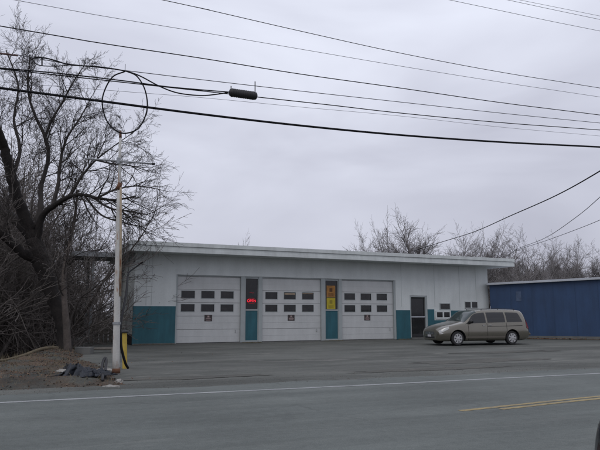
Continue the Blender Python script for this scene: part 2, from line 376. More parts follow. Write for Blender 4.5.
wz = MB(); wz.box(XL - 0.012, OW0, -0.012, 0, 0, 1.86); wz.box(XL - 0.012, XL, 0, 0.12, 0, 1.86)
MB().box(XL - 0.03, XL - 0.001, 0.13, DEP, 0, 0.5).build('base_band', M['signbrown'], G)
wz.build('wainscot', M['teal'], G); MB().box(OW1, 15.2, -0.012, 0, 0.0, 1.70).build('wainscot', M['teal'], G); wz = MB(); wz.box(16.45, 16.94, -0.012, 0, 0.0, 1.75); wz.box(16.94, 18.15, -0.012, 0, 0, 1.10)
wz.box(18.15, LEN, -0.012, 0, 0, 1.68)
wz.build('wainscot', M['teal'], G)
sb = MB(); sb.box(XL, OW0, -0.04, -0.013, 0, 0.06); sb.box(OW0, OW1, 0.0, 0.5, -0.02, 0.025); sb.box(15.2, 16.45, -0.15, 0.3, 0.0, 0.10); sb.build('sill', M['concrete'], G)
# roof with a two-step fascia
RX0, RX1, RY0, RY1 = -1.32, 22.5, -1.1, DEP + 0.9
r = MB(); r.box(RX0 + 0.1, RX1 - 0.1, RY0 + 0.1, RY1 - 0.1, 4.462, 4.90); rf = r.build('roof', M['soffit'], G)
r = MB(); r.box(RX0, RX1, RY0, RY1, 4.74, 4.93); r.box(RX0 + 0.05, RX1 - 0.05, RY0 + 0.05, RY1 - 0.05, 4.60, 4.738)
r.box(RX0 + 0.02, RX1 - 0.02, RY0 + 0.02, RY1 - 0.02, 4.44, 4.598)
r.build('fascia', M['fascia'], rf, bevel=0.01)
r = MB(); r.box(RX0 + 0.15, RX1 - 0.15, RY0 + 0.15, RY1 - 0.15, 4.932, 4.95); r.build('roofing', M['roofing'], rf)
# small roof fittings
vn = MB(); vn.tube([(4.6, 2.2, 4.93), (4.6, 2.2, 5.15)], 0.09, 12); vn.lathe([(0.05, 5.24), (0.2, 5.18), (0.22, 5.14), (0.08, 5.13)], 'z', (4.6, 2.2, 0), 14); vn.build('roof_vent', M['black'], rf)
vn = MB(); vn.tube([(15.5, 3.0, 4.93), (15.5, 3.0, 5.22)], 0.06, 10); vn.build('vent_pipe', M['galv'], rf)
vn = MB(); vn.tube([(18.4, 4.0, 4.93), (18.4, 4.0, 5.3)], 0.05, 10); vn.build('vent_pipe', M['galv'], rf)
# jambs and mullions
def post(x0, x1, y0=0.02, y1=0.2, top=OH):
    b = MB(); b.box(x0, x1, y0, y1, 0.026, top); b.build('jamb', M['frame'], G, bevel=0.006)
for a in ((1.2, 1.28), (4.62, 4.86), (5.62, 5.82), (9.32, 9.56), (10.42, 10.62), (14.08, 14.198)): post(*a)
b = MB(); b.box(1.28, 14.08, 0.05, 0.2, 3.39, 3.438); b.build('lintel_trim', M['frame'], G)
b = MB(); b.box(0.3, LEN - 0.3, 4.0, 4.1, 0, 4.4); b.build('inner_wall', M['black'], G)
# garage doors
def gdoor(x0, x1, label, reflections):
    d = empty('garage_door', (x0, 0.13, 0.03)); d.parent = G; d['label'] = label
    W = x1 - x0; H = 3.36; sh = H / 5
    wins = [(0.20 + k * 1.02 * W / 3.3, 0.20 + k * 1.02 * W / 3.3 + 0.72) for k in range(3)]
    b = MB()
    for i in range(5):
        z0, z1 = i * sh + 0.008, (i + 1) * sh - 0.008
        if i in (2, 3):
            wz0, wz1 = z0 + 0.20, z0 + 0.20 + 0.40
            b.box(0.005, W - 0.005, 0, 0.05, z0, wz0); b.box(0.005, W - 0.005, 0, 0.05, wz1, z1)
            e_ = [0.005] + [q for w2 in wins for q in w2] + [W - 0.005]
            for k in range(0, len(e_), 2): b.box(e_[k], e_[k + 1], 0, 0.05, wz0, wz1)
        else:
            b.box(0.005, W - 0.005, 0, 0.05, z0, z1)
            zz = (z0 + z1) / 2; b.box(0.006, W - 0.006, -0.006, -0.001, zz - 0.012, zz + 0.012)
    b.build('door_panel', M['gdoor'], d)
    b = MB(); b.box(0, W, 0.052, 0.07, 0, H); b.build('backing', M['groove'], d)
    b = MB(); b.box(0, W, -0.01, 0.06, -0.004, 0.02); b.build('bottom_seal', M['black'], d)
    for i in (2, 3):
        for k, (a, c) in enumerate(wins):
            z0 = i * sh + 0.008 + 0.20; z1 = z0 + 0.40
            f = MB(); t = 0.018
            f.box(a, c, -0.012, 0.0, z0 - 0.004, z0 + t); f.box(a, c, -0.012, 0, z1 - t, z1 + 0.004)
            f.box(a, a + t, -0.012, 0, z0 + t, z1 - t); f.box(c - t, c, -0.012, 0, z0 + t, z1 - t)
            fo = f.build('window', M['frame'], d)
            MB().box(a, c, 0.02, 0.03, z0, z1).build('pane', M['glass'], fo)
            if (i, k) in reflections:
                h = reflections[i, k]; MB().box(a + 0.05, c - 0.05, 0.012, 0.018, z1 - 0.04 - h, z1 - 0.05).build('reflection_strip', M['warm'], fo)  # tan strip painted in for a band reflected in the pane
    cx = W / 2 - 0.03; s = MB(); s.box(cx - 0.2, cx + 0.2, -0.014, -0.002, 1.08, 1.40); so_ = s.build('door_sign', M['signbrown'], d)
    s = MB(); s.box(cx - 0.05, cx + 0.05, -0.018, -0.0145, 1.28, 1.36); s.box(cx - 0.14, cx + 0.14, -0.018, -0.0145, 1.19, 1.215)
    s.box(cx - 0.10, cx + 0.10, -0.018, -0.0145, 1.225, 1.25); s.box(cx - 0.12, cx + 0.12, -0.018, -0.0145, 1.12, 1.145); s.build('sign_mark', M['signmark'], so_)
    h = MB(); h.tube([(W - 0.25, -0.001, 0.5), (W - 0.25, -0.05, 0.5), (W - 0.25, -0.05, 0.62), (W - 0.25, -0.001, 0.62)], 0.012, 6); h.build('handle', M['galv'], d)
gdoor(1.28, 4.62, 'left overhead garage door with six dark windows', {})
gdoor(5.82, 9.32, 'middle overhead garage door, two upper windows showing tan strips', {(3, 1): 0.10, (3, 2): 0.05})
gdoor(10.62, 14.08, 'right overhead garage door beside the entrance', {})
# narrow windows between the doors, teal panel below
def sidelight(x0, x1):
    d = empty('narrow_window', (x0, 0.06, 0.03)); d.parent = G
    W = x1 - x0; t = 0.045; f = MB()
    f.box(0, W, 0, 0.08, 1.62, 1.69); f.box(0, t, 0, 0.08, 0, 1.62); f.box(W - t, W, 0, 0.08, 0, 1.62)
    f.box(0, t, 0, 0.08, 1.69, 3.35); f.box(W - t, W, 0, 0.08, 1.69, 3.35); f.box(t, W - t, 0, 0.08, 0, 0.08); f.box(t, W - t, 0, 0.08, 3.30, 3.35)
    f.build('frame', M['frame'], d)
    MB().box(t, W - t, 0.03, 0.05, 0.08, 1.62).build('lower_panel', M['teal'], d)
    MB().box(t, W - t, 0.05, 0.06, 1.69, 3.30).build('pane', M['glass'], d)
    return d, W
d, W = sidelight(4.86, 5.62)
sg = empty('open_sign', (W / 2, 0.035, 2.13)); sg.parent = d; sg['label'] = 'small red glowing OPEN sign inside narrow window'
text_mesh('OPEN', 0.19, 'sign_lettering', M['neon'], sg, (0, 0, 0), (R(90), 0, 0))
b = MB(); b.tube([(0.25 * math.cos(k * math.pi / 16), 0.0, 0.14 * math.sin(k * math.pi / 16)) for k in range(33)], 0.010, 6); b.build('neon_border', M['neon2'], sg)
b = MB(); b.tube([(-0.12, 0, 0.42), (-0.02, 0, 0.44), (0.05, 0, 0.41), (0.14, 0, 0.43)], 0.008, 6); b.build('neon_squiggle', M['neon2'], sg)
d, W = sidelight(9.56, 10.42)
for nm, z0, z1, m_ in (('orange_poster', 2.38, 3.02, 'orange'), ('yellow_poster', 1.72, 2.35, 'yellow')):
    p = MB().box(0.14, W - 0.18, 0.040, 0.046, z0, z1).build(nm, M[m_], d)
    q = MB(); cx = W / 2 - 0.02
    for k in range(5): q.box(cx - 0.17 + 0.02 * (k % 2), cx + 0.17 - 0.04 * (k % 3), 0.036, 0.0395, z0 + 0.06 + k * 0.035, z0 + 0.075 + k * 0.035)
    q.box(cx - 0.09, cx + 0.09, 0.036, 0.0395, z1 - 0.34, z1 - 0.14); q.build('poster_print', M['ink'] if m_ == 'orange' else mat('faded_ink', (0.26, 0.21, 0.03), 0.9), p)
# entrance
e_ = empty('entrance_door', (15.2, 0.10, 0.10)); e_.parent = G; e_['label'] = 'dark glass entrance door with a push bar'
f = MB(); f.box(0, 0.09, -0.08, 0.08, 0, 2.455); f.box(1.12, 1.248, -0.08, 0.08, 0, 2.455); f.box(0.09, 1.12, -0.08, 0.08, 2.37, 2.455)
f.build('frame', M['frame'], e_)
f = MB(); f.box(0.10, 0.18, 0, 0.045, 0.02, 2.36); f.box(1.03, 1.11, 0, 0.045, 0.02, 2.36); f.box(0.18, 1.03, 0, 0.045, 0.02, 0.2); f.box(0.18, 1.03, 0, 0.045, 2.27, 2.36)
f.build('stile', M['black'], e_); MB().box(0.18, 1.03, 0.015, 0.03, 0.2, 2.27).build('pane', M['glass'], e_)
f = MB(); f.box(0.11, 1.10, -0.05, -0.01, 1.17, 1.235); f.build('push_bar', M['trim'], e_)
# windows and white unit behind the van
def win(x0, x1, z0, z1, n, label, fm='frame', proud=0.03, fr=0.05):
    d = MB(); d.box(x0 - fr, x1 + fr, -proud, 0.0 - 0.0005, z0 - fr, z1 + fr); o = d.build('window', M[fm], G); o['label'] = label
    wd = (x1 - x0 - (n - 1) * 0.11) / n
    for k in range(n): MB().box(x0 + k * (wd + 0.11), x0 + k * (wd + 0.11) + wd, -proud - 0.006, -proud - 0.001, z0, z1).build('pane', M['glass'], o)
win(17.40, 18.10, 1.78, 2.08, 1, 'single small dark window above the pair of panes', 'frame')
win(17.10, 18.05, 1.28, 1.58, 2, 'low white window pair over the teal wall by the entrance', 'fascia', 0.06, 0.10)
win(19.30, 20.25, 1.86, 2.22, 2, 'small twin window above the van roof', 'fascia', 0.03, 0.04)
# conduit on the side wall and cable down to the old sign pole
# canopy on the left side
cn = empty('side_canopy', G.matrix_world @ Vector((0, 0, 0)), 0); cn.parent = G; cn.location = (0, 0, 0)
c_ = MB(); c_.box(-3.45, XL - .02, 3.1, 6.2, 4.50, 4.62); c_.box(-3.49, XL - .02, 3.04, 3.099, 4.46, 4.72); c_.box(-3.55, -3.451, 3.1, 6.2, 4.46, 4.68)
c_.build('canopy_slab', M['canopy'], cn)
for y in (3.3, 5.9): MB().box(-2.55, -2.42, y, y + 0.13, -0.1, 4.499).build('canopy_post', M['canopy'], cn)
mt = MB(); mt.box(XL - 0.16, XL - 0.001, 5.3, 5.6, 1.3, 1.9); mt.build('meter_box', M['galv'], G)
dc = MB(); dc.tube([(XL - .05, 1.9, 4.4), (XL - .05, 1.9, 1.9), (XL - .05, 1.9, 0.2)], 0.035, 8); dc.build('conduit', M['frame'], G)

b = MB(); rgg = random.Random(8)
for i in range(900):
    lx = rgg.choice([rgg.uniform(-0.8, 1.1), rgg.uniform(14.3, 15.1), rgg.uniform(16.6, 21), rgg.uniform(4.7, 5.8), rgg.uniform(9.4, 10.6)])
    p = G.matrix_basis @ Vector((lx, -0.03 - abs(rgg.gauss(0, .05)), 0)); hh = rgg.uniform(.02, .09); d_ = Vector((rgg.gauss(0, 1), rgg.gauss(0, 1), 0)).normalized()
    p = P0 + Matrix.Rotation(FA, 3, 'Z') @ Vector((lx, -0.05 - abs(rgg.gauss(0, .05)), -0.01))
    b.quad(p - d_ * .008, p + d_ * .008, p + Vector((rgg.gauss(0, .03), rgg.gauss(0, .03), hh)))
tag(b.build('dead_weeds', mat('weed_straw', (0.15, 0.13, 0.08), .9, var=.3)), 'thin dead weeds along the foot of the garage front', 'weeds', kind='stuff')

# ------------------------------------------------------------ blue building
bA, bB = gr(490, 337.8), at(600, 338, 35.2)
ang = math.atan2(35.0 - 37.9, 17.2 - 11.95)
BO = Vector((11.95, 38.0, 0)); ang = -0.40
B = empty('blue_building', BO, ang, 'long windowless blue building with pale roof edge beyond the van', 'building')
def slope(mb):                          # the roof line climbs gently to the right
    mb.v = [(x, y, z + 0.035 * x if z > 2.9 else z) for x, y, z in mb.v]; return mb
b = MB(); b.box(0, 16, 0, 9, -0.1, 3.26); slope(b).build('wall', M['blue'], B)
b = MB()
for k in range(1, 13): b.box(k * 1.22, k * 1.22 + 0.035, -0.012, -0.001, 0.2, 3.24)
slope(b).build('siding_seam', mat('blue_seam', (0.015, 0.043, 0.105), 0.6), B)
b = MB(); b.box(-0.15, 16.2, -0.22, 9.2, 3.262, 3.40); ro = slope(b).build('roof', M['trim'], B)
b = MB(); b.box(-0.15, 16.2, -0.26, -0.221, 3.27, 3.36); slope(b).build('roof_edge', M['trim'], ro)
b = MB(); b.box(0, 16, -0.03, -0.001, -0.1, 0.16); b.build('footing', M['concrete'], B)
b = MB(); b.box(1.55, 1.85, -0.016, -0.001, 2.25, 2.85); b.build('faded_patch', M['bluefade'], B)

# ------------------------------------------------------------ cars (lofted bodies)
def pchip(xk, yk, x):
    n = len(xk)
    if x <= xk[0]: return yk[0]
    if x >= xk[-1]: return yk[-1]
    h = [xk[i + 1] - xk[i] for i in range(n - 1)]; d = [(yk[i + 1] - yk[i]) / h[i] for i in range(n - 1)]
    def sl(i):
        if i == 0: return d[0]
        if i == n - 1: return d[-1]
        if d[i - 1] * d[i] <= 0: return 0
        w1, w2 = 2 * h[i] + h[i - 1], h[i] + 2 * h[i - 1]
        return (w1 + w2) / (w1 / d[i - 1] + w2 / d[i])
    i = max(k for k in range(n - 1) if xk[k] <= x); t = (x - xk[i]) / h[i]; a, b_ = sl(i), sl(i + 1)
    return ((1 + 2 * t) * (1 - t) ** 2 * yk[i] + t * (1 - t) ** 2 * h[i] * a + t * t * (3 - 2 * t) * yk[i + 1] + t * t * (t - 1) * h[i] * b_)
# each station: x, zbottom, (y,z) of sill, mid, belt, window top, roof edge, roof centre z
def make_surface(K):
    xs_ = [k[0] for k in K]; tab = []
    for k in K:
        x, zb, ys_, zs, ym, zm, yb, zbelt, yw, zw, yr, zr, zc = k
        tab.append([(ys_ * 0.9, zb), (ys_, zs), (ym, zm), (yb, zbelt), (yw, zw), (yr, zr), (0.0, zc)])
    def S(x, t):
        Y = [pchip(xs_, [r_[j][0] for r_ in tab], x) for j in range(7)]; Z = [pchip(xs_, [r_[j][1] for r_ in tab], x) for j in range(7)]
        return Vector((x, pchip(list(range(7)), Y, t), pchip(list(range(7)), Z, t)))
    return S
def car_body(S, x0, x1, wheels, wr, paint, parent, nx=90):
    b = MB(); ts = [i / 4 for i in range(0, 25)]; rings = []
    cxs = sorted(set([x0, x0 + .01, x0 + .03, x0 + .06, x1 - .06, x1 - .03, x1 - .01, x1] + [x0 + (x1 - x0) * i / nx for i in range(nx + 1)]))
    for x in cxs:
        pr = [S(x, t) for t in ts]; ring = [(p.x, -p.y, p.z) for p in pr] + [(p.x, p.y, p.z) for p in reversed(pr[:-1])]
        rings.append(len(b.v)); b.v += ring
    n = len(ts) * 2 - 1
    for i in range(len(rings) - 1):
        for k in range(n): b.f.append((rings[i] + k, rings[i + 1] + k, rings[i + 1] + (k + 1) % n, rings[i] + (k + 1) % n)); b.mi.append(0)
    b.f.append(tuple(rings[0] + k for k in range(n))); b.mi.append(0)
    b.f.append(tuple(rings[-1] + k for k in reversed(range(n)))); b.mi.append(0)
    o = b.build('body', [paint, M['black']], parent)
    bm = bmesh.new(); bm.from_mesh(o.data); bmesh.ops.recalc_face_normals(bm, faces=bm.faces); bm.to_mesh(o.data); bm.free()
    c = MB()
    for wx in wheels:
        for s in (-1, 1): c.lathe([(wr, s * 0.62), (wr, s * 1.3)], 'y', (wx, 0, 0.33), 40)
    co = c.build('cutter', M['black'])
    bm = bmesh.new(); bm.from_mesh(co.data); bmesh.ops.recalc_face_normals(bm, faces=bm.faces); bm.to_mesh(co.data); bm.free()
    md = o.modifiers.new('b', 'BOOLEAN'); md.object = co; md.operation = 'DIFFERENCE'; md.solver = 'EXACT'
    sv = parent.matrix_world.copy(); o.parent = None
    dg = bpy.context.evaluated_depsgraph_get(); me = bpy.data.meshes.new_from_object(o.evaluated_get(dg))
    o.modifiers.clear(); o.data = me; bpy.data.objects.remove(co); o.parent = parent
    me.materials.clear(); me.materials.append(paint); me.materials.append(M['black'])
    for p in me.polygons:
        c0 = p.center; inw = any(math.hypot(c0.x - wx, c0.z - 0.33) < wr + 0.004 and abs(c0.y) < 1.0 for wx in wheels)
        far_ = c0.z < 0.22
        onside = abs(p.normal.y) > 0.7 and abs(c0.y) > 0.75
        p.material_index = 1 if ((inw and not onside) or far_) else 0
        p.use_smooth = p.material_index == 0 and abs(p.normal.x) < 0.999
    bm = bmesh.new(); bm.from_mesh(me)
    for ed in bm.edges:
        if len(ed.link_faces) != 2 or ed.calc_face_angle(0) > 0.6: ed.smooth = False
    bm.to_mesh(me); bm.free()
    return o
def spatch(S, xa, xb, ta, tb, side, off=0.006, nx=14, nt=6, mb=None):
    b = mb or MB(); eps = 0.01; G_ = []
    for i in range(nx + 1):
        row = []
        for j in range(nt + 1):
            f_ = i / nx; g_ = j / nt
            tlo = ta(f_) if callable(ta) else ta; thi = tb(f_) if callable(tb) else tb
            t = tlo + (thi - tlo) * g_
            xl = xa(g_) if callable(xa) else xa; xh = xb(g_) if callable(xb) else xb
            x = xl + (xh - xl) * f_
            p = S(x, t); dx = S(x + eps, t) - S(x - eps, t); dt = S(x, min(6, t + 0.02)) - S(x, max(0, t - 0.02))
            nn = dx.cross(dt)
            if nn.length < 1e-9: nn = Vector((0, 0, 1))
            nn.normalize()
            if nn.y < -0.02 or (abs(nn.y) <= 0.02 and nn.z < 0): nn = -nn
            p = p + nn * off; row.append((p.x, p.y * side, p.z))
        G_.append(row)
    base = len(b.v)
    for row in G_: b.v += row
    for i in range(nx):
        for j in range(nt):
            q = base + i * (nt + 1) + j; b.f.append((q, q + nt + 1, q + nt + 2, q + 1)); b.mi.append(b.cm)
    return b
def wheel(parent, x, y, side, r=0.33, wd=0.21):
    wv = empty('wheel', (x, y, r)); wv.parent = parent
    b = MB(); b.lathe([(r * 0.62, 0), (r * 0.93, 0), (r, wd * 0.15), (r, wd * 0.85), (r * 0.93, wd), (r * 0.62, wd)], 'y', (0, -wd / 2, 0), 36)
    b.build('tyre', M['tyre'], wv, smooth=False)
    s = side; b = MB()
    b.lathe([(r * 0.68, s * wd * 0.30), (r * 0.68, s * wd * 0.54), (r * 0.60, s * wd * 0.54), (r * 0.54, s * wd * 0.30)], 'y', (0, 0, 0), 30)
    b.lathe([(0.075, s * wd * 0.3), (0.07, s * wd * 0.56), (0.03, s * wd * 0.58)], 'y', (0, 0, 0), 16)
    for k in range(7):
        a = 2 * math.pi * k / 7; ca, sa = math.cos(a), math.sin(a)
        i0 = len(b.v); y0_, y1_ = s * wd * 0.34, s * wd * 0.53
        for rr, hw in ((0.05, 0.034), (r * 0.62, 0.050)):
            for sg_ in (-1, 1):
                for yy in (y0_, y1_): b.v.append((ca * rr - sa * hw * sg_, yy, sa * rr + ca * hw * sg_))
        for q in ((0, 1, 3, 2), (4, 6, 7, 5), (0, 2, 6, 4), (1, 5, 7, 3), (0, 4, 5, 1), (2, 3, 7, 6)): b.f.append(tuple(i0 + z for z in q)); b.mi.append(0)
    b.build('rim', M['alloy'], wv)
    b = MB(); b.lathe([(r * 0.60, s * wd * 0.10), (r * 0.60, s * wd * 0.28)], 'y', (0, 0, 0), 24); b.build('hub_shadow', M['black'], wv)
M['tyre'] = mat('tyre_rubber', (0.02, 0.02, 0.021), 0.85, var=0.15)
M['alloy'] = mat('alloy_rim', (0.50, 0.50, 0.50), 0.35, metal=0.7, var=0.15, vscale=8)
M['vanpaint'] = mat('champagne_paint', (0.175, 0.162, 0.130), 0.27, metal=0.7, var=0.05, vscale=1.2, coat=0.9)
M['vanlow'] = mat('lower_trim', (0.125, 0.112, 0.092), 0.5, var=0.08)
M['carglass'] = mat('tinted_glass', (0.022, 0.023, 0.024), 0.06, spec=0.5)
M['wsglass'] = mat('windscreen_glass', (0.035, 0.05, 0.05), 0.05, spec=0.5)  # greenish base colour carries the reflection of the teal wall
M['lamp'] = mat('headlamp_lens', (0.45, 0.45, 0.43), 0.15, metal=0.2, var=0.2, vscale=12, coat=0.6)
M['redlamp'] = mat('tail_lamp', (0.16, 0.012, 0.014), 0.2, coat=0.6)
M['chrome'] = mat('bright_metal', (0.6, 0.6, 0.6), 0.2, metal=0.9)
M['plate'] = mat('licence_plate', (0.5, 0.5, 0.52), 0.5)
M['seam'] = mat('panel_gap', (0.03, 0.027, 0.024), 0.8)
VK = [ # x, zb, ysill,zs, ymid,zmid, ybelt,zbelt, yw,zw, yre,zre, zc
 (0.00, .30, .55, .36, .62, .50, .57, .60, .44, .655, .25, .67, .675),
 (0.05, .24, .70, .32, .76, .51, .70, .66, .56, .715, .35, .74, .745),
 (0.18, .21, .83, .30, .88, .54, .82, .75, .68, .80, .42, .83, .84),
 (0.40, .20, .90, .30, .94, .57, .89, .84, .76, .89, .48, .925, .935),
 (0.75, .20, .94, .30, .98, .59, .94, .92, .83, .965, .55, 1.00, 1.015),
 (1.10, .20, .95, .30, .99, .60, .955, .975, .86, 1.03, .60, 1.075, 1.09),
 (1.36, .20, .955, .30, .995, .60, .96, .995, .855, 1.08, .62, 1.135, 1.155),
 (1.66, .20, .96, .30, 1.0, .61, .955, 1.01, .825, 1.275, .62, 1.35, 1.37),
 (1.95, .20, .96, .30, 1.0, .61, .95, 1.025, .80, 1.475, .62, 1.565, 1.59),
 (2.15, .20, .96, .30, 1.0, .61, .95, 1.03, .785, 1.525, .62, 1.63, 1.66),
 (2.60, .20, .96, .30, 1.0, .62, .95, 1.04, .78, 1.555, .62, 1.675, 1.71),
 (3.40, .20, .96, .30, 1.0, .62, .95, 1.055, .78, 1.565, .62, 1.69, 1.73),
 (4.20, .20, .96, .30, .995, .63, .945, 1.07, .775, 1.555, .62, 1.68, 1.715),
 (4.60, .21, .94, .31, .98, .64, .93, 1.08, .765, 1.53, .60, 1.655, 1.69),
 (4.78, .23, .92, .32, .965, .64, .91, 1.085, .75, 1.48, .58, 1.60, 1.63),
 (4.90, .26, .89, .34, .94, .63, .87, 1.06, .72, 1.26, .55, 1.34, 1.36),
 (5.02, .30, .85, .37, .90, .58, .81, .86, .66, .95, .50, .985, .995),
 (5.10, .34, .72, .40, .78, .52, .70, .64, .56, .66, .42, .67, .672)]
def build_van():
    V = empty('minivan', (6.28, 29.47, 0), R(17.6), 'tan minivan parked nose left before the entrance and blue building', 'minivan')
    S = make_surface(VK); body = car_body(S, 0.0, 5.10, (0.95, 3.98), 0.415, M['vanpaint'], V)
    for s in (-1, 1):
        for nm, xa, xb in (('front_door_window', 1.62, 2.52), ('sliding_door_window', 2.62, 3.62), ('rear_quarter_window', 3.72, 4.62)):
            sl = (lambda g: 4.62 - 0.18 * g) if nm.startswith('rear') else xb
            xs2 = (lambda g: 1.36 + 0.42 * g) if nm.startswith('front') else xa
            spatch(S, xs2, sl, 3.04, 3.95, s, 0.006).build(nm, M['carglass'], V, smooth=True)
        spatch(S, 0.06, 0.50, lambda f: 2.25 + 0.35 * f, lambda f: 3.1 + 0.0 * f, s, 0.012, 10, 4).build('headlight', M['lamp'], V, smooth=True)
        spatch(S, 0.10, 0.20, 2.05, 2.25, s, 0.010, 4, 3).build('fog_light', M['lamp'], V, smooth=True)
        spatch(S, 4.84, 4.99, lambda f: 2.35, lambda f: 3.55, s, 0.012, 5, 8).build('taillight', M['redlamp'], V, smooth=True)
        b = MB()
        for x in (1.52, 2.57, 3.67):
            spatch(S, x - 0.008, x + 0.008, 0.7, 3.0, s, 0.004, 1, 16, b)
        spatch(S, 1.5, 3.67, 0.68, 0.74, s, 0.004, 20, 1, b)
        spatch(S, 2.6, 4.6, 2.62, 2.68, s, 0.004, 20, 1, b); b.build('door_seam', M['seam'], V)
        b = MB(); spatch(S, 1.36, 3.55, 1.22, 1.5, s, 0.014, 24, 3, b); b.build('side_moulding', M['vanlow'], V, smooth=True)
        for x in (2.38, 2.74):
            p = S(x, 2.78); b = MB(); b.tube([(x - 0.07, s * p.y, p.z), (x - 0.05, s * (p.y + 0.035), p.z), (x + 0.05, s * (p.y + 0.035), p.z), (x + 0.07, s * p.y, p.z)], 0.014, 6)
            b.build('door_handle', M['alloy'], V, smooth=True)
        m_ = MB(); q = (1.66, s * 1.05, 1.12)
        m_.tube([(1.62, s * 0.93, 1.04), (1.64, s * 1.0, 1.08)], 0.03, 8)
        i0 = len(m_.v); m_.lathe([(0.02, -0.075), (0.075, -0.06), (0.095, 0.0), (0.085, 0.05), (0.02, 0.07)], 'y', (q[0], q[1], q[2]), 14)
        m_.build('side_mirror', M['black'], V, smooth=True)
        b = MB(); b.tube([S(x, 4.98) * 1.0 + Vector((0, 0, 0.045)) if s > 0 else Vector((x, -S(x, 4.98).y, S(x, 4.98).z + 0.045)) for x in (2.5, 2.9, 3.4, 3.9, 4.4)], 0.014, 6)
        for x in (2.5, 3.45, 4.4): p = S(x, 4.98); b.tube([(x, s * p.y, p.z - 0.02), (x, s * p.y, p.z + 0.045)], 0.018, 6)
        b.build('roof_rail', M['black'], V)
        wheel(V, 0.95, s * 0.85, s); wheel(V, 3.98, s * 0.85, s)
    b = MB()
    for s in (-1, 1): spatch(S, 1.33, 2.10, 4.12, 6.0, s, 0.007, 14, 10, b)
    b.build('windshield', M['wsglass'], V, smooth=True)
    b = MB(); b.tube([(1.22, -0.55, 1.16), (1.42, 0.05, 1.29)], 0.008, 5); b.tube([(1.22, 0.1, 1.17), (1.42, 0.6, 1.26)], 0.008, 5); b.build('wiper', M['black'], V)
    b = MB()
    for s in (-1, 1): spatch(S, 4.82, 4.97, 4.1, 6.0, s, 0.008, 6, 8, b)
    b.build('rear_window', M['carglass'], V, smooth=True)
    g = MB(); g.box(-0.012, 0.03, -0.40, 0.40, 0.50, 0.64); gr_ = g.build('grille', M['black'], V, bevel=0.02)
    g = MB()
    for k in range(3): g.box(-0.022, -0.0125, -0.38, 0.38, 0.52 + k * 0.042, 0.54 + k * 0.042)
    g.box(-0.024, -0.0125, -0.035, 0.035, 0.52, 0.62); g.build('grille_bar', M['chrome'], gr_)
    g = MB(); g.box(-0.02, 0.02, -0.42, 0.42, 0.33, 0.42); g.build('lower_intake', M['black'], V, bevel=0.02)
    g = MB(); g.box(-0.035, -0.021, -0.16, 0.16, 0.40, 0.50); g.build('licence_plate', M['plate'], V)
    g = MB(); g.tube([(5.04, -0.86, .5), (5.12, -0.75, .5), (5.15, -0.4, .5), (5.15, 0.4, .5), (5.12, 0.75, .5), (5.04, 0.86, .5)], 0.07, 10); g.build('rear_bumper', M['vanlow'], V, smooth=True)
    g = MB(); g.tube([(2.3, 0.45, 1.69), (2.42, 0.45, 1.95)], [0.006, 0.003], 5)
    g.build('aerial', M['black'], V)
build_van()
M['blackpaint'] = mat('black_paint', (0.010, 0.010, 0.014), 0.25, coat=0.5)
SK = [
 (0.00, .30, .50, .36, .58, .48, .52, .56, .40, .60, .25, .61, .615),
 (0.08, .24, .72, .32, .78, .50, .70, .62, .58, .66, .35, .68, .685),
 (0.40, .20, .82, .30, .86, .56, .80, .76, .68, .79, .42, .81, .82),
 (1.20, .20, .86, .30, .89, .60, .84, .88, .74, .92, .50, .95, .96),
 (1.45, .20, .86, .30, .89, .60, .84, .90, .73, .97, .50, 1.0, 1.01),
 (2.05, .20, .86, .30, .89, .60, .84, .92, .64, 1.32, .46, 1.37, 1.39),
 (2.60, .20, .86, .30, .89, .60, .84, .93, .62, 1.37, .46, 1.42, 1.44),
 (3.20, .20, .86, .30, .89, .60, .84, .94, .62, 1.34, .46, 1.39, 1.41),
 (3.85, .20, .86, .30, .89, .60, .84, .95, .70, 1.02, .50, 1.05, 1.06),
 (4.40, .22, .84, .32, .87, .60, .80, .92, .66, .96, .44, .985, .99),
 (4.62, .26, .78, .36, .82, .58, .75, .84, .60, .90, .40, .93, .935),
 (4.70, .34, .64, .40, .70, .54, .64, .70, .50, .74, .32, .76, .765)]
M['smokelamp'] = mat('smoked_lamp', (0.02, 0.008, 0.008), 0.2)
def build_sedan():
    c0 = Vector((1.955, 4.02, 0)); tail = c0                 # rear left corner shows at the right edge of the photograph
    V = empty('black_sedan', (0, 0, 0), R(21.8) + math.pi, 'black car at the right edge, only its rear corner in view', 'car')
    dirn = Vector((math.cos(R(21.8)), math.sin(R(21.8)), 0)); lf = Vector((-dirn.y, dirn.x, 0))
    V.location = c0 + dirn * 4.55 - lf * 0.80
    S = make_surface(SK); car_body(S, 0, 4.70, (0.85, 3.5), 0.39, M['blackpaint'], V, 60)
    for s in (-1, 1):
        spatch(S, lambda g: 1.62 + 0.4 * g, 2.52, 3.1, 3.9, s).build('front_door_window', M['carglass'], V, smooth=True)
        spatch(S, 2.6, lambda g: 3.72 - 0.45 * g, 3.1, 3.9, s).build('rear_door_window', M['carglass'], V, smooth=True)
        spatch(S, .10, .45, 2.5, 3.1, s, 0.01).build('headlight', M['lamp'], V, smooth=True)
        spatch(S, 4.665, 4.695, 1.6, 2.6, s, 0.006).build('taillight', M['smokelamp'], V, smooth=True)
        wheel(V, .85, s * 0.76, s, 0.31, 0.19); wheel(V, 3.5, s * 0.76, s, 0.31, 0.19)
    for nm, a, c in (('windshield', 1.46, 2.03), ('rear_window', 3.25, 3.82)):
        b = MB()
        for s in (-1, 1): spatch(S, a, c, 4.15, 6.0, s, 0.006, 12, 8, b)
        b.build(nm, M['carglass'], V, smooth=True)
build_sedan()

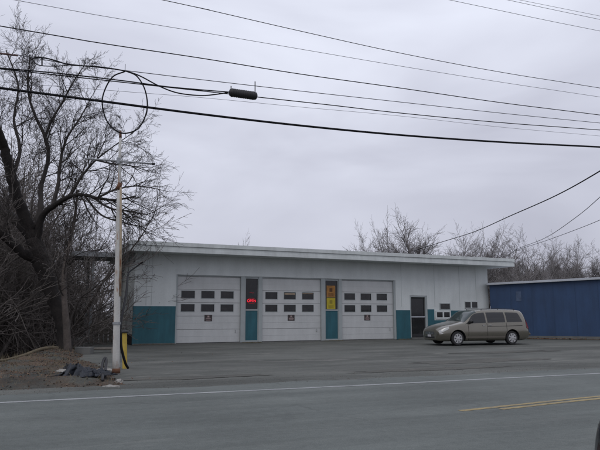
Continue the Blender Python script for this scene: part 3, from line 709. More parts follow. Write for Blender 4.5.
# ------------------------------------------------------------ old sign pole, bollard, debris
PB = gr(116, 374); PB.z = 0.12
SP = empty('old_sign_pole', PB, 0, 'tall thin white pole with peeling rusty paint and a thin cross pipe', 'pole')
def rel(p): return Vector(p) - PB
top1, top2 = rel(at(119.3, 184, 15.42)), rel(at(120.5, 131, 15.45)); bt = Vector((0, 0, -0.3))
lower = [bt + (top1 - bt) * (i / 8) for i in range(9)]
MB().tube(lower, [0.094 - 0.0045 * i for i in range(9)], 12).build('lower_pole', M['polew'], SP, smooth=True)
mid = [bt.lerp(top1, 0.42) + Vector((0.085, -0.03, 0)), bt.lerp(top1, 0.7) + Vector((0.075, -0.03, 0)), top1 + Vector((0.05, -0.03, -0.1))]
MB().tube(mid, [0.03, 0.03, 0.028], 8).build('side_pipe', M['poler'], SP, smooth=True)
MB().tube([top1 - Vector((0, 0, 0.25)), top1, top1.lerp(top2, .5), top2.lerp(top1, 0.12)], [0.045, 0.042, 0.038, 0.035], 10).build('upper_pole', M['polew'], SP, smooth=True)
MB().tube([top2.lerp(top1, 0.13), top2], [0.04, 0.03], 10).build('rusty_tip', M['rust'], SP, smooth=True)
MB().tube([top1 - Vector((0.02, 0, 0.16)), top1 + Vector((0.02, 0, 0.03))], [0.075, 0.06], 10).build('rusty_collar', M['rust'], SP, smooth=True)
ca, cb = rel(at(85, 158.5, 15.6)), rel(at(154, 164, 15.2))
cpb = MB().tube([ca, ca.lerp(cb, .5), cb], [0.022, 0.026, 0.022], 8).build('cross_pipe', M['galv'], SP, smooth=True)
MB().tube([cb - (cb - ca).normalized() * 0.05, cb + (cb - ca).normalized() * 0.02], 0.036, 8).build('end_cap', M['black'], cpb)
MB().tube([rel(at(118.5, 158, 15.4)), rel(at(118.5, 164, 15.4))], 0.055, 8).build('pipe_clamp', M['galv'], SP)
MB().tube([bt.lerp(top1, 0.285) - Vector((0, 0, .03)), bt.lerp(top1, 0.285) + Vector((0, 0, .03))], 0.105, 12).build('strap', M['galv'], SP)
MB().tube([Vector((0, 0, -.1)), Vector((0.0, 0, 0.02))], [0.108, 0.10], 12).build('rusty_foot', M['rust'], SP, smooth=True)
# yellow bollard
BP = gr(125, 368); BL = empty('bollard', BP, 0, 'yellow steel bollard with black cap standing right behind the white pole', 'bollard')
b = MB(); b.tube([(0, 0, -0.1), (-0.06, 0.02, 0.96)], 0.066, 16); b.build('post', M['boll'], BL, smooth=False)
b = MB(); b.lathe([(0.08, 0.0), (0.13, 0.02), (0.12, 0.05), (0.03, 0.08)], 'z', (-0.06, 0.02, 0.96), 16); b.build('cap', M['black'], BL)
# cable from the wall past the pole to the ground
q = [at(143, 262, 29.6), at(136, 267, 27.5), at(128.5, 273.5, 24.5), at(126.5, 290, 20), at(124, 306, 17.5), at(120.5, 326, 15.9), at(121, 345, 15.65), at(125, 362, 15.7), gr(128, 368, 0.1)]
o = MB().tube(spline(q, 8), 0.033, 6).build('hanging_cable', M['wire'], smooth=True); tag(o, 'black cable sagging from the garage corner down beside the white pole', 'cable')
# pile of plastic, rubble, tarp
def blob(name, c, sx, sy, sz, m, label, cat, seed, group=None, rz=0.0):
    bm = bmesh.new(); bmesh.ops.create_icosphere(bm, subdivisions=3, radius=1)
    for v in bm.verts:
        k = 1 + 0.45 * mn.noise(v.co * 1.3 + Vector((seed, 0, 0))) + 0.15 * mn.noise(v.co * 4 + Vector((0, seed, 0)))
        v.co = Vector((round(v.co.x * 2.2) / 2.2 * 0.3 + v.co.x * 0.7, v.co.y, v.co.z)) * k; v.co = Vector((v.co.x * sx, v.co.y * sy, v.co.z * sz))
    me = bpy.data.meshes.new(name); bm.to_mesh(me); bm.free(); me.materials.append(m)
    o = bpy.data.objects.new(name, me); sc.collection.objects.link(o); o.location = c; o.rotation_euler = (0, 0, rz); return tag(o, label, cat, group)
def vg(u, v, h=0.0):
    p = gr(u, v, 0.2); p.z = vergeh(p.x, p.y) + h; return p
blob('rubble', vg(110, 376, .02), .19, .10, .05, M['rock'], 'largest pale chunk lying at the foot of the white pole', 'rubble', 1)
blob('rubble', vg(119, 373, .02), .08, .08, .06, M['rock'], 'small upright pale chunk just right of the pole foot', 'rubble', 5)
blob('rubble', vg(121, 377, .03), .12, .08, .05, M['rock'], 'flat pale chunk in front of the pole foot', 'rubble', 9)
blob('rubble', vg(64, 370, .03), .20, .12, .05, M['rock'], 'pale chunk at the left end of the crumpled tarp', 'rubble', 12)
blob('rubble', vg(104, 364, .05), .22, .12, .06, M['rock'], 'pale slab lying behind the tarp beside the pole', 'rubble', 15)
blob('rubble', vg(41, 384, .02), .06, .05, .04, M['rock'], 'lone pale pebble at the road edge on the left', 'rubble', 19)
def tarp(name, c, lx, ly, h, m, label, rz, seed):
    b = MB(); nx, ny = 64, 36
    for side_ in (0, 1):
        for j in range(ny + 1):
            for i in range(nx + 1):
                x, y = i / nx - 0.5, j / ny - 0.5; ed = sstep((0.5 - abs(x)) * 5) * sstep((0.5 - abs(y)) * 5)
                wx = x * (1 + 0.5 * fbm(y * 5, seed, 1, seed)); wy = y * (1 + 1.1 * fbm(x * 6, seed, 1, seed + 2))
                z = h * (0.2 + 1.5 * abs(fbm(x * 2.2 + y, y * 1.5, 1.0, seed)) + 0.9 * abs(fbm(x * 6 - y * 3, y * 5, 1.0, seed + 4))) * ed - side_ * 0.012
                b.v.append((wx * lx, wy * ly, z))
    o_ = (nx + 1) * (ny + 1)
    for j in range(ny):
        for i in range(nx):
            q_ = j * (nx + 1) + i; b.f.append((q_, q_ + 1, q_ + nx + 2, q_ + nx + 1)); b.f.append((o_ + q_, o_ + q_ + nx + 1, o_ + q_ + nx + 2, o_ + q_ + 1)); b.mi += [0, 0]
    o = b.build(name, m, smooth=True); o.location = c; o.rotation_euler = (0, 0, rz); return tag(o, label, 'tarp')
tarp('crumpled_tarp', vg(85, 371, .02), 1.2, .6, .15, M['tarp'], 'crumpled dark blue plastic sheet on the dirt left of pole', -0.15, 2.3)
tarp('crumpled_tarp', vg(72, 369, .0), .5, .4, .13, M['black'], 'small black crumpled sheet at left end of blue plastic', 0.3, 6.1)
q = [vg(103, 374, .03), vg(102, 368, .2), vg(104, 366, .38), vg(106, 366, .36), vg(105, 371, .05)]
o = MB().tube(spline(q, 5), 0.035, 7).build('bent_hose', M['black'], smooth=True); tag(o, 'black bent hose standing up beside the crumpled sheet', 'hose')
# concrete block and low rail behind
p = gr(84, 353.5); CB = MB().box(-0.30, 0.30, -0.2, 0.2, -0.2, 0.24).build('concrete_block', M['concrete'], bevel=0.02); CB.location = p
tag(CB, 'grey concrete block near the trees left of the rail', 'concrete block')
RL = empty('low_rail', gr(101, 352.5), 0, 'low tan pipe rail on short posts behind the pole', 'rail')
MB().tube([(-0.45, 0, 0.14), (0.55, 0.05, 0.15)], 0.05, 8).build('rail', M['oldwood'], RL)
for x in (-0.35, 0.45): MB().box(x - .04, x + .04, -.03, .07, -0.1, 0.13).build('leg', M['oldwood'], RL)
fz = [(92, 31.5, 1.0), (96.5, 31.8, 1.25), (101.5, 32.0, 0.9), (106, 32.3, 1.2), (111, 32.5, 1.1)]
FN = empty('old_fence', at(100, 330, 31.9), 0, 'weathered grey board fence remnant under the side canopy', 'fence'); FN.location.z = 0
for i, (u, Y, h) in enumerate(fz):
    p = at(u, 330, Y) - FN.location; MB().box(p.x - .07, p.x + .07, p.y - .05, p.y + .05, -0.3, h).build('post', M['oldwood'], FN)
for z in (0.45, 0.8):
    a_, c_ = at(91, 330, 31.45) - FN.location, at(112, 330, 32.55) - FN.location; MB().tube([(a_.x, a_.y, z), (c_.x, c_.y, z)], 0.03, 6).build('rail', M['oldwood'], FN)

# ------------------------------------------------------------ overhead wires
def wire(name, pts, off, rad, m, label, ext=14, cat='wire', pl=None):
    P = [onroad(u, v, off) for u, v in pts]
    a = P[0] + (P[0] - P[1]).normalized() * ext; z = P[-1] + (P[-1] - P[-2]).normalized() * ext
    o = MB().tube(spline([a] + P + [z], 10), rad, 6).build(name, m, smooth=True); return tag(o, label, cat)
VW = 14.0
wire('overhead_wire', [(0, 88), (100, 101), (200, 114), (300, 125.5), (400, 135), (500, 142), (600, 147)], VW, 0.028, M['wire'], 'thickest black overhead cable, lowest of those crossing the photo', cat='cable')
wire('overhead_wire', [(0, 68), (60, 73.5), (125, 81), (170, 87), (228, 92)], VW, 0.014, M['wire'], 'black cable from the left edge to the splice case', 0.0)
wire('overhead_wire', [(257, 97), (330, 105), (400, 113), (500, 122.5), (600, 130)], VW, 0.012, M['wire'], 'black cable running right from the splice case', 14)
wire('overhead_wire', [(0, 26), (100, 43), (200, 58), (300, 74), (400, 88), (500, 102.5), (600, 115)], VW + .6, 0.012, M['wire'], 'black overhead wire crossing just above the splice case')
wire('overhead_wire', [(18, 55), (70, 64), (125, 70.5), (200, 79.5), (300, 91), (400, 102), (500, 113), (600, 123)], VW + .05, 0.009, M['wire2'], 'grey strand the cable loop hangs from', 0)
wire('overhead_wire', [(85, 88.5), (200, 97.5), (300, 107), (400, 116), (500, 127), (600, 136)], VW + .9, 0.0045, M['wire2'], 'faint thin wire just above the thickest cable')
wire('overhead_wire', [(15, 0), (100, 15.5), (200, 32), (300, 49), (400, 66), (500, 82), (600, 97)], VW + 1.0, 0.006, M['wire2'], 'pale grey wire from the top left corner, second from top')
wire('overhead_wire', [(163, 0), (200, 8), (300, 31), (400, 53), (500, 72), (600, 88)], VW + .8, 0.009, M['wire'], 'dark wavy wire starting at the top edge left of centre')
wire('overhead_wire', [(450, 0), (500, 10.5), (550, 21), (600, 31)], VW + 1.4, 0.007, M['wire2'], 'lowest of three wires in the top right corner')
wire('overhead_wire', [(508, 0), (550, 9), (600, 19.5)], VW + 1.8, 0.007, M['wire2'], 'middle one of three wires in the top right corner')
wire('overhead_wire', [(520, 0), (560, 8), (600, 16)], VW + 2.2, 0.006, M['wire2'], 'highest of three wires in the top right corner')
tag(MB().tube([onroad(-60, 47, VW), onroad(0, 53.5, VW), onroad(18, 55.6, VW)], 0.020, 7).build('wire_guard', M['rustwire'], smooth=True), 'reddish guard sleeve on the strand at the left edge', 'wire guard')
# splice loops around the strand end
def on(u, v, dy=0): p = onroad(u, v, VW); return p + RV * dy
q = [on(32, 59), on(36, 57.5), on(45, 58), (on(55, 60.5)), on(68, 64.5), on(78, 65.5), on(100, 67), on(125, 71), on(140, 76), on(160, 86.5), on(178, 93), on(200, 95.5), on(215, 94.5), on(228, 92.5)]
tag(MB().tube(spline(q, 6), 0.015, 6).build('lashed_cable', M['wire'], smooth=True), 'black cable drooping between the loop and the splice case', 'cable')
q = [on(32, 59), on(36, 64), on(45, 66), on(58, 66), on(70, 65)]
tag(MB().tube(spline(q, 6), 0.010, 6).build('cable_lashing', M['wire'], smooth=True), 'small black loop of cable lashed at upper left', 'cable')
b = MB(); b.tube([on(42, 58.5), on(42, 66)], 0.016, 6); tag(b.build('cable_spacer', M['wire']), 'tiny black spacer inside the small lashed loop', 'spacer')
q = [on(125, 71, .03), on(113, 76, .05), on(105, 89, .08), on(102.5, 103, .08), on(107, 120, .06), on(117, 131, .02), on(127, 133.5, -.03), on(139, 128, -.06), on(146.5, 111, -.08), on(145, 92, -.06), on(137, 77, -.03), on(126, 71, 0.0)]
tag(MB().tube(spline(q, 8), 0.016, 7).build('cable_coil', M['wire'], smooth=True), 'large hanging loop of spare cable over the white pole', 'cable coil')
tag(MB().tube([on(125.3, 64), on(125, 71.5)], 0.007, 5).build('coil_tie', M['wire2']), 'thin upright tie at the top of the cable loop', 'tie')
a, c = on(229, 92.2), on(257, 96.2); ax = (c - a)
CS = empty('splice_case', (a + c) / 2, 0, 'fat black ribbed splice case hung on the wires', 'splice case')
b = MB(); prof = [(-0.50, .035), (-0.47, .085), (-0.44, .095)] + sum([[(-0.42 + k * .08, .098), (-0.40 + k * .08, .108), (-0.36 + k * .08, .108)] for k in range(10)], []) + [(0.42, .10), (0.47, .09), (0.5, .05)]
b.tube([ax * t for t, r_ in prof], [r_ for t, r_ in prof], 14); b.build('case_body', M['black'], CS, smooth=True)
mid_ = (a + c) / 2
for u, v0, v1 in ((231, 86, 97), (255, 81.5, 92)): MB().tube([on(u, v0) - mid_, on(u, v1) - mid_], 0.012, 5).build('hanger', M['wire'], CS)
# service drops to the right
def drop(P, rad, m, label, n=8):
    return tag(MB().tube(spline(P, n), rad, 6).build('service_wire', m, smooth=True), label, 'wire')
drop([at(416, 250, 48), at(445, 241, 44), at(475, 231.5, 38), at(510, 216, 31), at(555, 196, 25), at(600, 171, 20), at(660, 132, 16)], 0.022, M['wire'], 'thick twisted service cable, upper of those right of the roof')
drop([at(508, 257, 38.6), at(516, 249.5, 36), at(545, 238, 30), at(575, 218, 24.5), at(600, 197, 21), at(640, 158, 17)], 0.012, M['wire2'], 'middle service wire meeting the right end of the roof')
drop([at(506, 257, 38.9), at(516, 250.5, 37), at(545, 241, 33.5), at(575, 230, 30), at(600, 220, 27), at(660, 194, 22)], 0.013, M['wire2'], 'lowest service wire meeting the right end of the roof')

# ------------------------------------------------------------ trees
def grow(mbs, p, d, length, r, level, rg, P):
    n = P['segs'][level]; st = length / n; pts = [p.copy()]; rad = [r]; kids = []
    for i in range(n):
        d = (d + Vector((rg.gauss(0, 1), rg.gauss(0, 1), rg.gauss(0, 1))) * P['wander'][level] + Vector((0, 0, P['up'][level]))).normalized()
        p = p + d * st; pts.append(p.copy()); rad.append(max(P['rmin'], r * (1 - (1 - P['taper']) * (i + 1) / n))); kids.append((p.copy(), d.copy(), rad[-1], (i + 1) / n))
    mbs[0 if level == 0 else 1].tube(pts, rad, (8, 5, 4, 3, 3, 3)[level], cap=False)
    if level + 1 >= P['levels']: return
    for k in range(P['kids'][level]):
        t = P['start'][level] + (1 - P['start'][level]) * (k + rg.random()) / P['kids'][level]
        f = min(n - 1e-4, t * n); i = int(f); a = pts[i].lerp(pts[i + 1], f - i); dd = (pts[i + 1] - pts[i]).normalized()
        ang = R(rg.uniform(*P['ang'])); ax = dd.cross(Vector((rg.gauss(0, 1), rg.gauss(0, 1), rg.gauss(0, 1)))).normalized()
        nd = Matrix.Rotation(ang, 3, ax) @ dd; rr = rad[i] * rg.uniform(.5, .75)
        grow(mbs, a, nd, length * P['ratio'] * rg.uniform(.7, 1.15) * (1.1 - 0.5 * t), max(P['rmin'], rr), level + 1, rg, P)
    if level > 0 or P.get('lead', True):
        grow(mbs, pts[-1], d, length * P['ratio'] * 0.9, max(P['rmin'], rad[-1]), level + 1, rg, P)
def proto_tree(seed, H, P, stems=1, name='bare_tree', mt=None, mc=None):
    rg = random.Random(seed); a, b = MB(), MB()
    for s in range(stems):
        d = Vector((rg.gauss(0, .08 if stems == 1 else .2), rg.gauss(0, .08 if stems == 1 else .2), 1)).normalized()
        grow((a, b), Vector((rg.uniform(-.3, .3) * (stems > 1), rg.uniform(-.3, .3) * (stems > 1), -0.3)), d, H * P['trunk'], P['r0'] * rg.uniform(.7, 1.0), 0, rg, P)
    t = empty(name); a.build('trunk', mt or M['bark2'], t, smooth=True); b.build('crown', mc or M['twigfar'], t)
    zz = sorted(v[2] for v in b.v); t['_h'] = zz[int(len(zz) * .985)]; return t
PF = dict(segs=(7, 6, 5, 4, 3), wander=(.06, .09, .11, .13, .15), up=(.03, .05, .05, .04, .03), rmin=0.008, taper=.4, levels=5, kids=(12, 9, 6, 3), start=(.3, .12, .1, .1), ang=(22, 58), ratio=.56, trunk=.66, r0=.13)
PN = dict(segs=(7, 6, 5, 4, 3), wander=(.10, .12, .14, .16, .18), up=(.03, .04, .03, .02, .01), rmin=0.006, taper=.4, levels=5, kids=(7, 6, 5, 3), start=(.2, .2, .12, .1), ang=(22, 55), ratio=.58, trunk=.55, r0=.10)
farp = [proto_tree(11 + i, 10, PF, (1, 2, 3, 1, 2)[i]) for i in range(5)]
nearp = [proto_tree(41 + i, 9, PN, (2, 3, 1, 2)[i], mt=M['bark2'], mc=M['brush']) for i in range(4)]
used = set()
def plant(protos, k, x, y, z, h, rz, label, group, cat='tree', wide=1.0):
    pr = protos[k % len(protos)]; hh = pr['_h']
    t = pr if pr.name not in used else copy_tree(pr)
    used.add(pr.name); s = h / hh
    t.location = (x, y, z); t.rotation_euler = (0, 0, rz); t.scale = (s * wide, s * wide, s)
    tag(t, label, cat, group); return t
rg = random.Random(77)
far_list = [
 (233, 237, 62, 'bare treetop showing above the roof near its black vent'),
 (376, 241, 64, 'small bare tree above the roof, left of the two tallest'),
 (393, 223, 62, 'second tallest bare tree over the roof, with fanned upright branches'),
 (409, 236, 72, 'low bare tree in the gap between the two tallest'),
 (425, 218, 62, 'tallest bare tree over the roof, straight central stem'),
 (444, 234, 70, 'bare tree over the roof where the service cable comes down'),
 (455, 238, 60, 'low bushy bare tree right of the tallest roofline tree'),
 (467, 229, 62, 'dense rounded bare tree over the right third of the roof'),
 (484, 237, 66, 'bare tree over the roof right of the dense rounded one'),
 (499, 238, 58, 'bare tree behind the right tip of the roof'),
 (512, 252, 50, 'low bare tree in the gap between the garage and the blue building'),
 (528, 252, 60, 'low bare tree above the left end of the blue building'),
 (541, 246, 66, 'bare tree above the blue building left of its tallest neighbour'),
 (554, 236, 62, 'tallest bare tree over the blue building'),
 (570, 243, 68, 'bare tree just right of the tallest over the blue building'),
 (583, 243, 60, 'spreading bare tree near the right edge over blue roof'),
 (598, 250, 66, 'bare tree cut by the right edge of the photo'),
 (520, 262, 46, 'low brushy tree directly behind the blue roof corner')]
for i, (u, v, Y, lab) in enumerate(far_list):
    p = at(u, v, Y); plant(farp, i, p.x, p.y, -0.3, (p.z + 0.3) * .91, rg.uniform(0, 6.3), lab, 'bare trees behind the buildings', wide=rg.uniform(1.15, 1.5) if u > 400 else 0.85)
lab_t = 'bare tangled tree in the dark thicket behind the big leaning tree'
k = 0
for Y in (26, 28.5, 32, 37, 43, 50, 60):
    n = 5 if Y < 35 else 6
    for j in range(n):
        u = -60 + (172 - max(0, 31 - Y) * 8) * (j + rg.uniform(.1, .9)) / n
        xm = -11.9 - .35 * max(0, Y - 27) if Y < 42 else -14
        if u > 112: continue
        if at(u, 300, Y).x > xm: u = 300 + 606 * (xm - rg.uniform(0, 3.5)) / Y
        p = at(u, 300, Y); topv = 232 - 80 * max(0, min(1, (70 - u) / 90)) + rg.uniform(-15, 45)
        h = at(u, topv, Y).z + 1.6
        plant(nearp, k, p.x, p.y, groundz(p.x, p.y) - .1, h, rg.uniform(0, 6.3), lab_t, 'bare trees of the thicket on the left', wide=rg.uniform(.9, 1.3)); k += 1
# brush: one mass of thin stems nobody could count
b = MB()
for i in range(1900):
    u = rg.uniform(-130, 116); Y = rg.uniform(24.5, 60); 
    p = at(u, 320, Y)
    if p.x > ridge_x(Y) - 0.6 - (2.2 if Y > 28 else 0): 
        if Y < 44 or u > 112: continue
    z = groundz(p.x, p.y); h = rg.uniform(1.2, 4.2); d = Vector((rg.gauss(0, .4), rg.gauss(0, .3), 1)).normalized()
    pts = [Vector((p.x, p.y, z))]
    for s in range(4):
        d = (d + Vector((rg.gauss(0, .28), rg.gauss(0, .28), rg.uniform(-.25, .05)))).normalized(); pts.append(pts[-1] + d * h / 4)
    r0 = rg.uniform(.008, .022); b.tube(pts, [r0, r0 * .8, r0 * .65, r0 * .5, r0 * .35], 3, cap=False)
    for s in range(3):
        q0 = pts[rg.randint(1, 3)]; dd = (d + Vector((rg.gauss(0, .8), rg.gauss(0, .6), rg.gauss(0, .5)))).normalized()
        b.tube([q0, q0 + dd * h * .15, q0 + (dd + Vector((rg.gauss(0, .3), 0, rg.gauss(0, .3)))).normalized() * h * .32], [.009, .007, .005], 3, cap=False)
tag(b.build('brush', M['brush']), 'tangle of dark bare brush filling the wood on the left', 'brush', kind='stuff')
# a far wooded line closes the horizon
b = MB()
for i in range(6500):
    th = rg.uniform(R(40), R(150)); D = rg.uniform(75, 120)
    x, y = D * math.cos(th), D * math.sin(th); h = rg.uniform(3, 7.5) * (0.8 + 0.3 * math.sin(th * 9) + .2 * math.sin(th * 23))
    d = Vector((rg.gauss(0, .15), rg.gauss(0, .15), 1)).normalized(); p0 = Vector((x, y, -2.2)); q0 = p0 + d * (h * .55)
    b.tube([p0, q0, q0 + d * h * .45], [.07, .045, .02], 3, cap=False)
    for s in range(4):
        a0 = p0.lerp(q0, rg.uniform(.2, 1)); dd = Vector((rg.gauss(0, .6), rg.gauss(0, .6), 1)).normalized()
        b.tube([a0, a0 + dd * h * .35], [.03, .015], 3, cap=False)
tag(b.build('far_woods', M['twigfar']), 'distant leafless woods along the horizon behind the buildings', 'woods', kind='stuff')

# the big leaning tree
BT0 = gr(64, 352, .1)
BT = empty('leaning_tree', BT0, 0, 'large dark leaning tree with thick forked trunk at the left edge', 'tree')
tm, cm = MB(), MB(); rg = random.Random(9)
PXM = 25.0
def limb(pts, mb, n=7, sides=10):       # (u, v, depth, width in px)
    P = [at(u, v, Y) - BT0 for u, v, Y, w2 in pts]; rr = [w2 * (0.8 if mb is cm else 0.93) / PXM / 2 for *_, w2 in pts]
    Q = spline(P, n); RR = []
    for i in range(len(rr) - 1):
        for k in range(n): RR.append(rr[i] + (rr[i + 1] - rr[i]) * k / n)
    RR.append(rr[-1])
    Q = [q + Vector((rg.gauss(0, .02), rg.gauss(0, .02), rg.gauss(0, .02))) * min(1, r_ * 4) for q, r_ in zip(Q, RR)]
    RR = [r_ * (1 + .06 * math.sin(i_ * 1.3 + len(Q)) * rg.random()) for i_, r_ in enumerate(RR)]
    mb.tube(Q, RR, sides); return Q, RR
PT = dict(segs=(7, 7, 6, 5, 4), wander=(.10, .12, .13, .15, .17), up=(.03, .02, .01, .01, .0), rmin=0.0045, taper=.35, levels=5, kids=(6, 6, 5, 3), start=(.2, .15, .12, .1), ang=(22, 55), ratio=.62, trunk=.5, r0=.12, lead=True)
def sprout(Q, RR, n, t0, L0, level, bias=None, amt=0.5):
    for k in range(n):
        t = t0 + (1 - t0) * (k + rg.random()) / n; f = min(len(Q) - 1.001, t * (len(Q) - 1)); i = int(f); a = Q[i].lerp(Q[i + 1], f - i)
        dd = (Q[i + 1] - Q[i]).normalized(); ax = dd.cross(Vector((rg.gauss(0, 1), rg.gauss(0, 1), rg.gauss(0, 1)))).normalized()
        nd = Matrix.Rotation(R(rg.uniform(30, 70)), 3, ax) @ dd
        if bias is not None: nd = (nd + bias * amt).normalized()
        grow((cm, cm), a, nd, L0 * rg.uniform(.6, 1.2) * (1.15 - .5 * t), min(RR[i] * .6, rg.uniform(.012, .034)), level, rg, PT)
main, mr = limb([(67, 362, 24.1, 22), (66, 350, 24.1, 16), (62, 325, 24.2, 13.5), (55, 300, 24.2, 14.5), (46, 276, 24.1, 16.5), (39, 256, 24.0, 17.5), (33, 238, 24.0, 15), (28, 224, 23.9, 12)], tm, 6, 14)
A, ar = limb([(34, 240, 24.0, 13), (24, 215, 23.8, 13), (16, 195, 23.5, 11.5), (10, 170, 23.2, 10.5), (4, 148, 22.9, 9.5), (-3, 130, 22.5, 9), (-20, 95, 22.2, 7), (-40, 50, 22, 5), (-52, 5, 22, 2.5)], tm)
Bq, br = limb([(34, 242, 24.0, 10), (18, 222, 24.4, 11), (4, 212, 24.9, 9), (-15, 195, 25.5, 7), (-45, 170, 26.5, 5), (-80, 150, 27.5, 2)], tm)
Cq, crr = limb([(41, 262, 24, 10), (25, 254, 23.6, 10), (10, 242, 23.2, 8.5), (-5, 230, 22.8, 7), (-35, 215, 22.2, 5), (-70, 205, 21.5, 2)], tm)
Dq, dr_ = limb([(36, 246, 24.0, 9), (42, 217, 23.8, 7), (55, 205, 23.5, 5.6), (70, 196.5, 23.2, 4.5), (84, 195, 22.9, 3.6), (97, 198, 22.6, 2.9), (115, 200, 22.2, 2.3), (136, 196, 21.8, 1.3)], tm)
Eq, er_ = limb([(38, 226, 24.0, 9), (41, 205, 24.4, 7), (41, 187, 24.7, 6), (48, 160, 25.0, 5.2), (45, 137, 25.2, 4.6), (34, 113, 25.4, 3.6), (28, 88, 25.6, 2.4), (30, 55, 25.8, 1.2)], cm, 7, 7)
Fq, fr_ = limb([(45, 137, 25.2, 4), (53, 118, 25, 3.2), (64, 100, 24.8, 2.6), (72, 84, 24.6, 1.8), (84, 66, 24.4, .9)], cm, 6, 6)
Hq, hr_ = limb([(52, 208, 23.6, 6), (58, 185, 23.9, 5), (60, 165, 24.2, 4.2), (66, 140, 24.4, 3.2), (80, 118, 24.6, 2.2), (92, 96, 24.8, 1.1)], cm, 7, 6)
Iq, ir_ = limb([(70, 196, 23.2, 4), (82, 176, 23.2, 3.2), (96, 160, 23.4, 2.4), (114, 146, 23.6, 1.6), (134, 132, 23.8, .9)], cm, 7, 6)
Jq, jr_ = limb([(92, 197, 22.7, 3), (110, 208, 22.5, 2.4), (128, 211, 22.3, 1.8), (148, 214, 22.1, 1.1), (166, 204, 22, .7)], cm, 7, 5)
Kq, kr_ = limb([(12, 178, 23.3, 6), (20, 150, 23.6, 4.4), (14, 120, 24, 3.4), (18, 85, 24.3, 2.4), (6, 50, 24.5, 1.4)], cm, 7, 6)
Lq, lr_ = limb([(97, 198, 22.6, 3), (114, 190, 22.7, 2.4), (134, 186, 22.8, 1.8), (152, 188, 22.9, 1.2), (170, 192, 23, .7)], cm, 7, 5)
Mq, mr_ = limb([(96, 160, 23.4, 2.4), (114, 164, 23.2, 2), (132, 166, 23.1, 1.4), (150, 172, 23, .8)], cm, 7, 5)
Nq, nr_ = limb([(84, 195, 22.9, 3), (100, 214, 22.7, 2.2), (120, 222, 22.6, 1.6), (142, 227, 22.5, 1), (156, 233, 22.4, .6)], cm, 7, 5)
RT = Vector((1, 0, 0.1)); UPv = Vector((0, 0, 1))
sprout(A, ar, 11, .3, 2.4, 1, UPv, .3); sprout(Bq, br, 7, .3, 2.2, 1, UPv, .3); sprout(Cq, crr, 6, .3, 1.9, 1)
sprout(Dq, dr_, 9, .25, 1.9, 1, RT, .35); sprout(Eq, er_, 14, .25, 1.9, 1, UPv, .3); sprout(Fq, fr_, 11, .2, 1.4, 1, UPv, .2)
sprout(Hq, hr_, 14, .2, 1.6, 1, RT + UPv, .3); sprout(Iq, ir_, 12, .15, 1.3, 1, RT, .25); sprout(Jq, jr_, 9, .1, 1.15, 2, RT, .3); sprout(Kq, kr_, 8, .2, 1.6, 1, UPv, .3)
for q_, r_2 in ((Lq, lr_), (Mq, mr_), (Nq, nr_)): sprout(q_, r_2, 11, .1, 1.2, 2, RT, .25)
sprout(Jq, jr_, 6, .2, 1.4, 2, Vector((.4, 0, -.6)), .5); sprout(Dq, dr_, 5, .5, 1.4, 2, Vector((.3, 0, -.5)), .5)
tm.build('trunk', M['bark'], BT, smooth=True); cm.build('crown', M['twig'], BT)
# long tan log along the top of the bank
LG = [at(-12, 371, 17.0), at(4, 366.5, 18.0), at(22, 361.5, 19.6), at(42, 354.5, 21.6), at(57, 349.5, 23.2)]
for q_ in LG: q_.z = vergeh(q_.x, q_.y) + .05
lg = MB().tube(spline(LG, 6), [0.03 + .035 * i / 24 for i in range(25)], 8).build('fallen_log', mat('tan_log', (0.13, 0.105, 0.065), .9, var=.3, vscale=3, grain=.2), smooth=True)
tag(lg, 'long tan fallen log along the top of the dirt bank at left', 'log')
# slimmer trunk beside it
S0 = gr(68, 356, .1); ST = empty('slim_tree', S0, 0, 'slim upright brown trunk just right of the big leaning trunk', 'tree')
a_, c_ = MB(), MB()
P = [at(u, v, Y) - S0 for u, v, Y in ((68, 362, 22.6), (67.5, 345, 22.6), (66, 320, 22.7), (64.5, 300, 22.8), (64, 275, 23), (68, 250, 23.3), (74, 222, 23.6), (78, 190, 24))]
Q = spline(P, 6); RR = [0.16 - 0.12 * i / (len(Q) - 1) for i in range(len(Q))]; RR[0] = .24; RR[1] = .2
a_.tube(Q, RR, 10); a_.build('trunk', M['bark2'], ST, smooth=True); cm = c_
sprout(Q, RR, 11, .4, 1.6, 1, UPv, .2); c_.build('crown', M['twig'], ST)

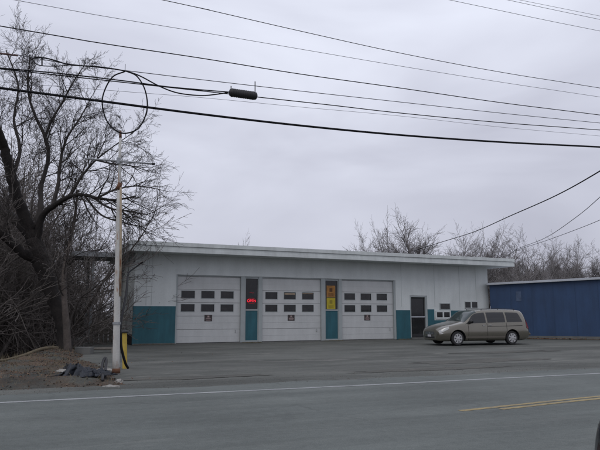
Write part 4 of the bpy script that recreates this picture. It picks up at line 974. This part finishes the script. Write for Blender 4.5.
# ------------------------------------------------------------ leaf litter, dry grass and grit
b = MB(); rg = random.Random(3)
for i in range(42000):
    x = rg.uniform(-14, -3.2); y = rg.uniform(10, 26)
    if y < 21 or rg.random() < .6: pass
    v = Vector((x, y, 0)).dot(RV)
    if v < 13.3 - abs(rg.gauss(0, .3)): continue
    z = vergeh(x, y)
    if fbm(x, y, .8, 51) + .25 * fbm(x, y, 3, 8) < 0.0 and rg.random() < .85: continue
    if z < -0.03 and x > ridge_x(y):
        if rg.random() < .99: continue
        z = 0.0
    if z < -1.2: continue
    s = rg.uniform(.010, .030); a = rg.uniform(0, 6.3); t = Vector((math.cos(a), math.sin(a), rg.gauss(0, .35))) * s; o_ = Vector((-math.sin(a), math.cos(a), rg.gauss(0, .35))) * s * .7
    c = Vector((x, y, z + .012)); b.quad(c - t, c - o_, c + t, c + o_)
for i in range(1500):
    x = rg.uniform(11, 24); y = 37.3 - (x - 12) * .2 - abs(rg.gauss(0, .35)); s = rg.uniform(.02, .06); a = rg.uniform(0, 6.3)
    t = Vector((math.cos(a), math.sin(a), rg.gauss(0, .4))) * s; o_ = Vector((-math.sin(a), math.cos(a), rg.gauss(0, .4))) * s
    c = Vector((x, y, .02)); b.quad(c - t, c - o_, c + t, c + o_)
tag(b.build('leaf_litter', M['leaf']), 'brown dead leaves scattered over the dirt verge', 'leaf litter', kind='stuff')
b = MB()
for i in range(9000):
    x = rg.uniform(-12.5, -3.4); y = rg.uniform(11, 26); z = vergeh(x, y)
    if z < 0.02: continue
    if fbm(x, y, .9, 31) < -0.05 and rg.random() < .8: continue
    h = rg.uniform(.04, .16) * (1.6 if abs(x - ridge_x(y)) < .5 and y > 18 else 1); a = rg.uniform(0, 6.3); d = Vector((math.cos(a), math.sin(a), 0)); c = Vector((x, y, z - .01))
    b.quad(c - d * .005, c + d * .005, c + d * .003 + Vector((rg.gauss(0, .05), rg.gauss(0, .05), h)))
tag(b.build('dry_grass', mat('straw', (0.17, 0.14, 0.085), .9, var=.3)), 'dead straw grass on the dirt verge', 'grass', kind='stuff')
b = MB()
for i in range(5000):
    u_ = rg.uniform(-8, 30); v_ = 12.6 + abs(rg.gauss(0, .9)); p = uvw(u_, v_, 0.0); s = rg.uniform(.006, .016)
    P = [p + Vector((rg.uniform(-s, s), rg.uniform(-s, s), 0)) for _ in range(3)] + [p + Vector((0, 0, s * .9))]
    for f_ in ((0, 1, 3), (1, 2, 3), (2, 0, 3)): b.quad(*[P[k_] for k_ in f_])
tag(b.build('gravel', mat('gravel_stone', (0.15, 0.145, 0.13), .9)), 'loose gravel along the ragged road shoulder', 'gravel', kind='stuff')
for o in list(bpy.data.objects):
    if '_h' in o.keys(): del o['_h']
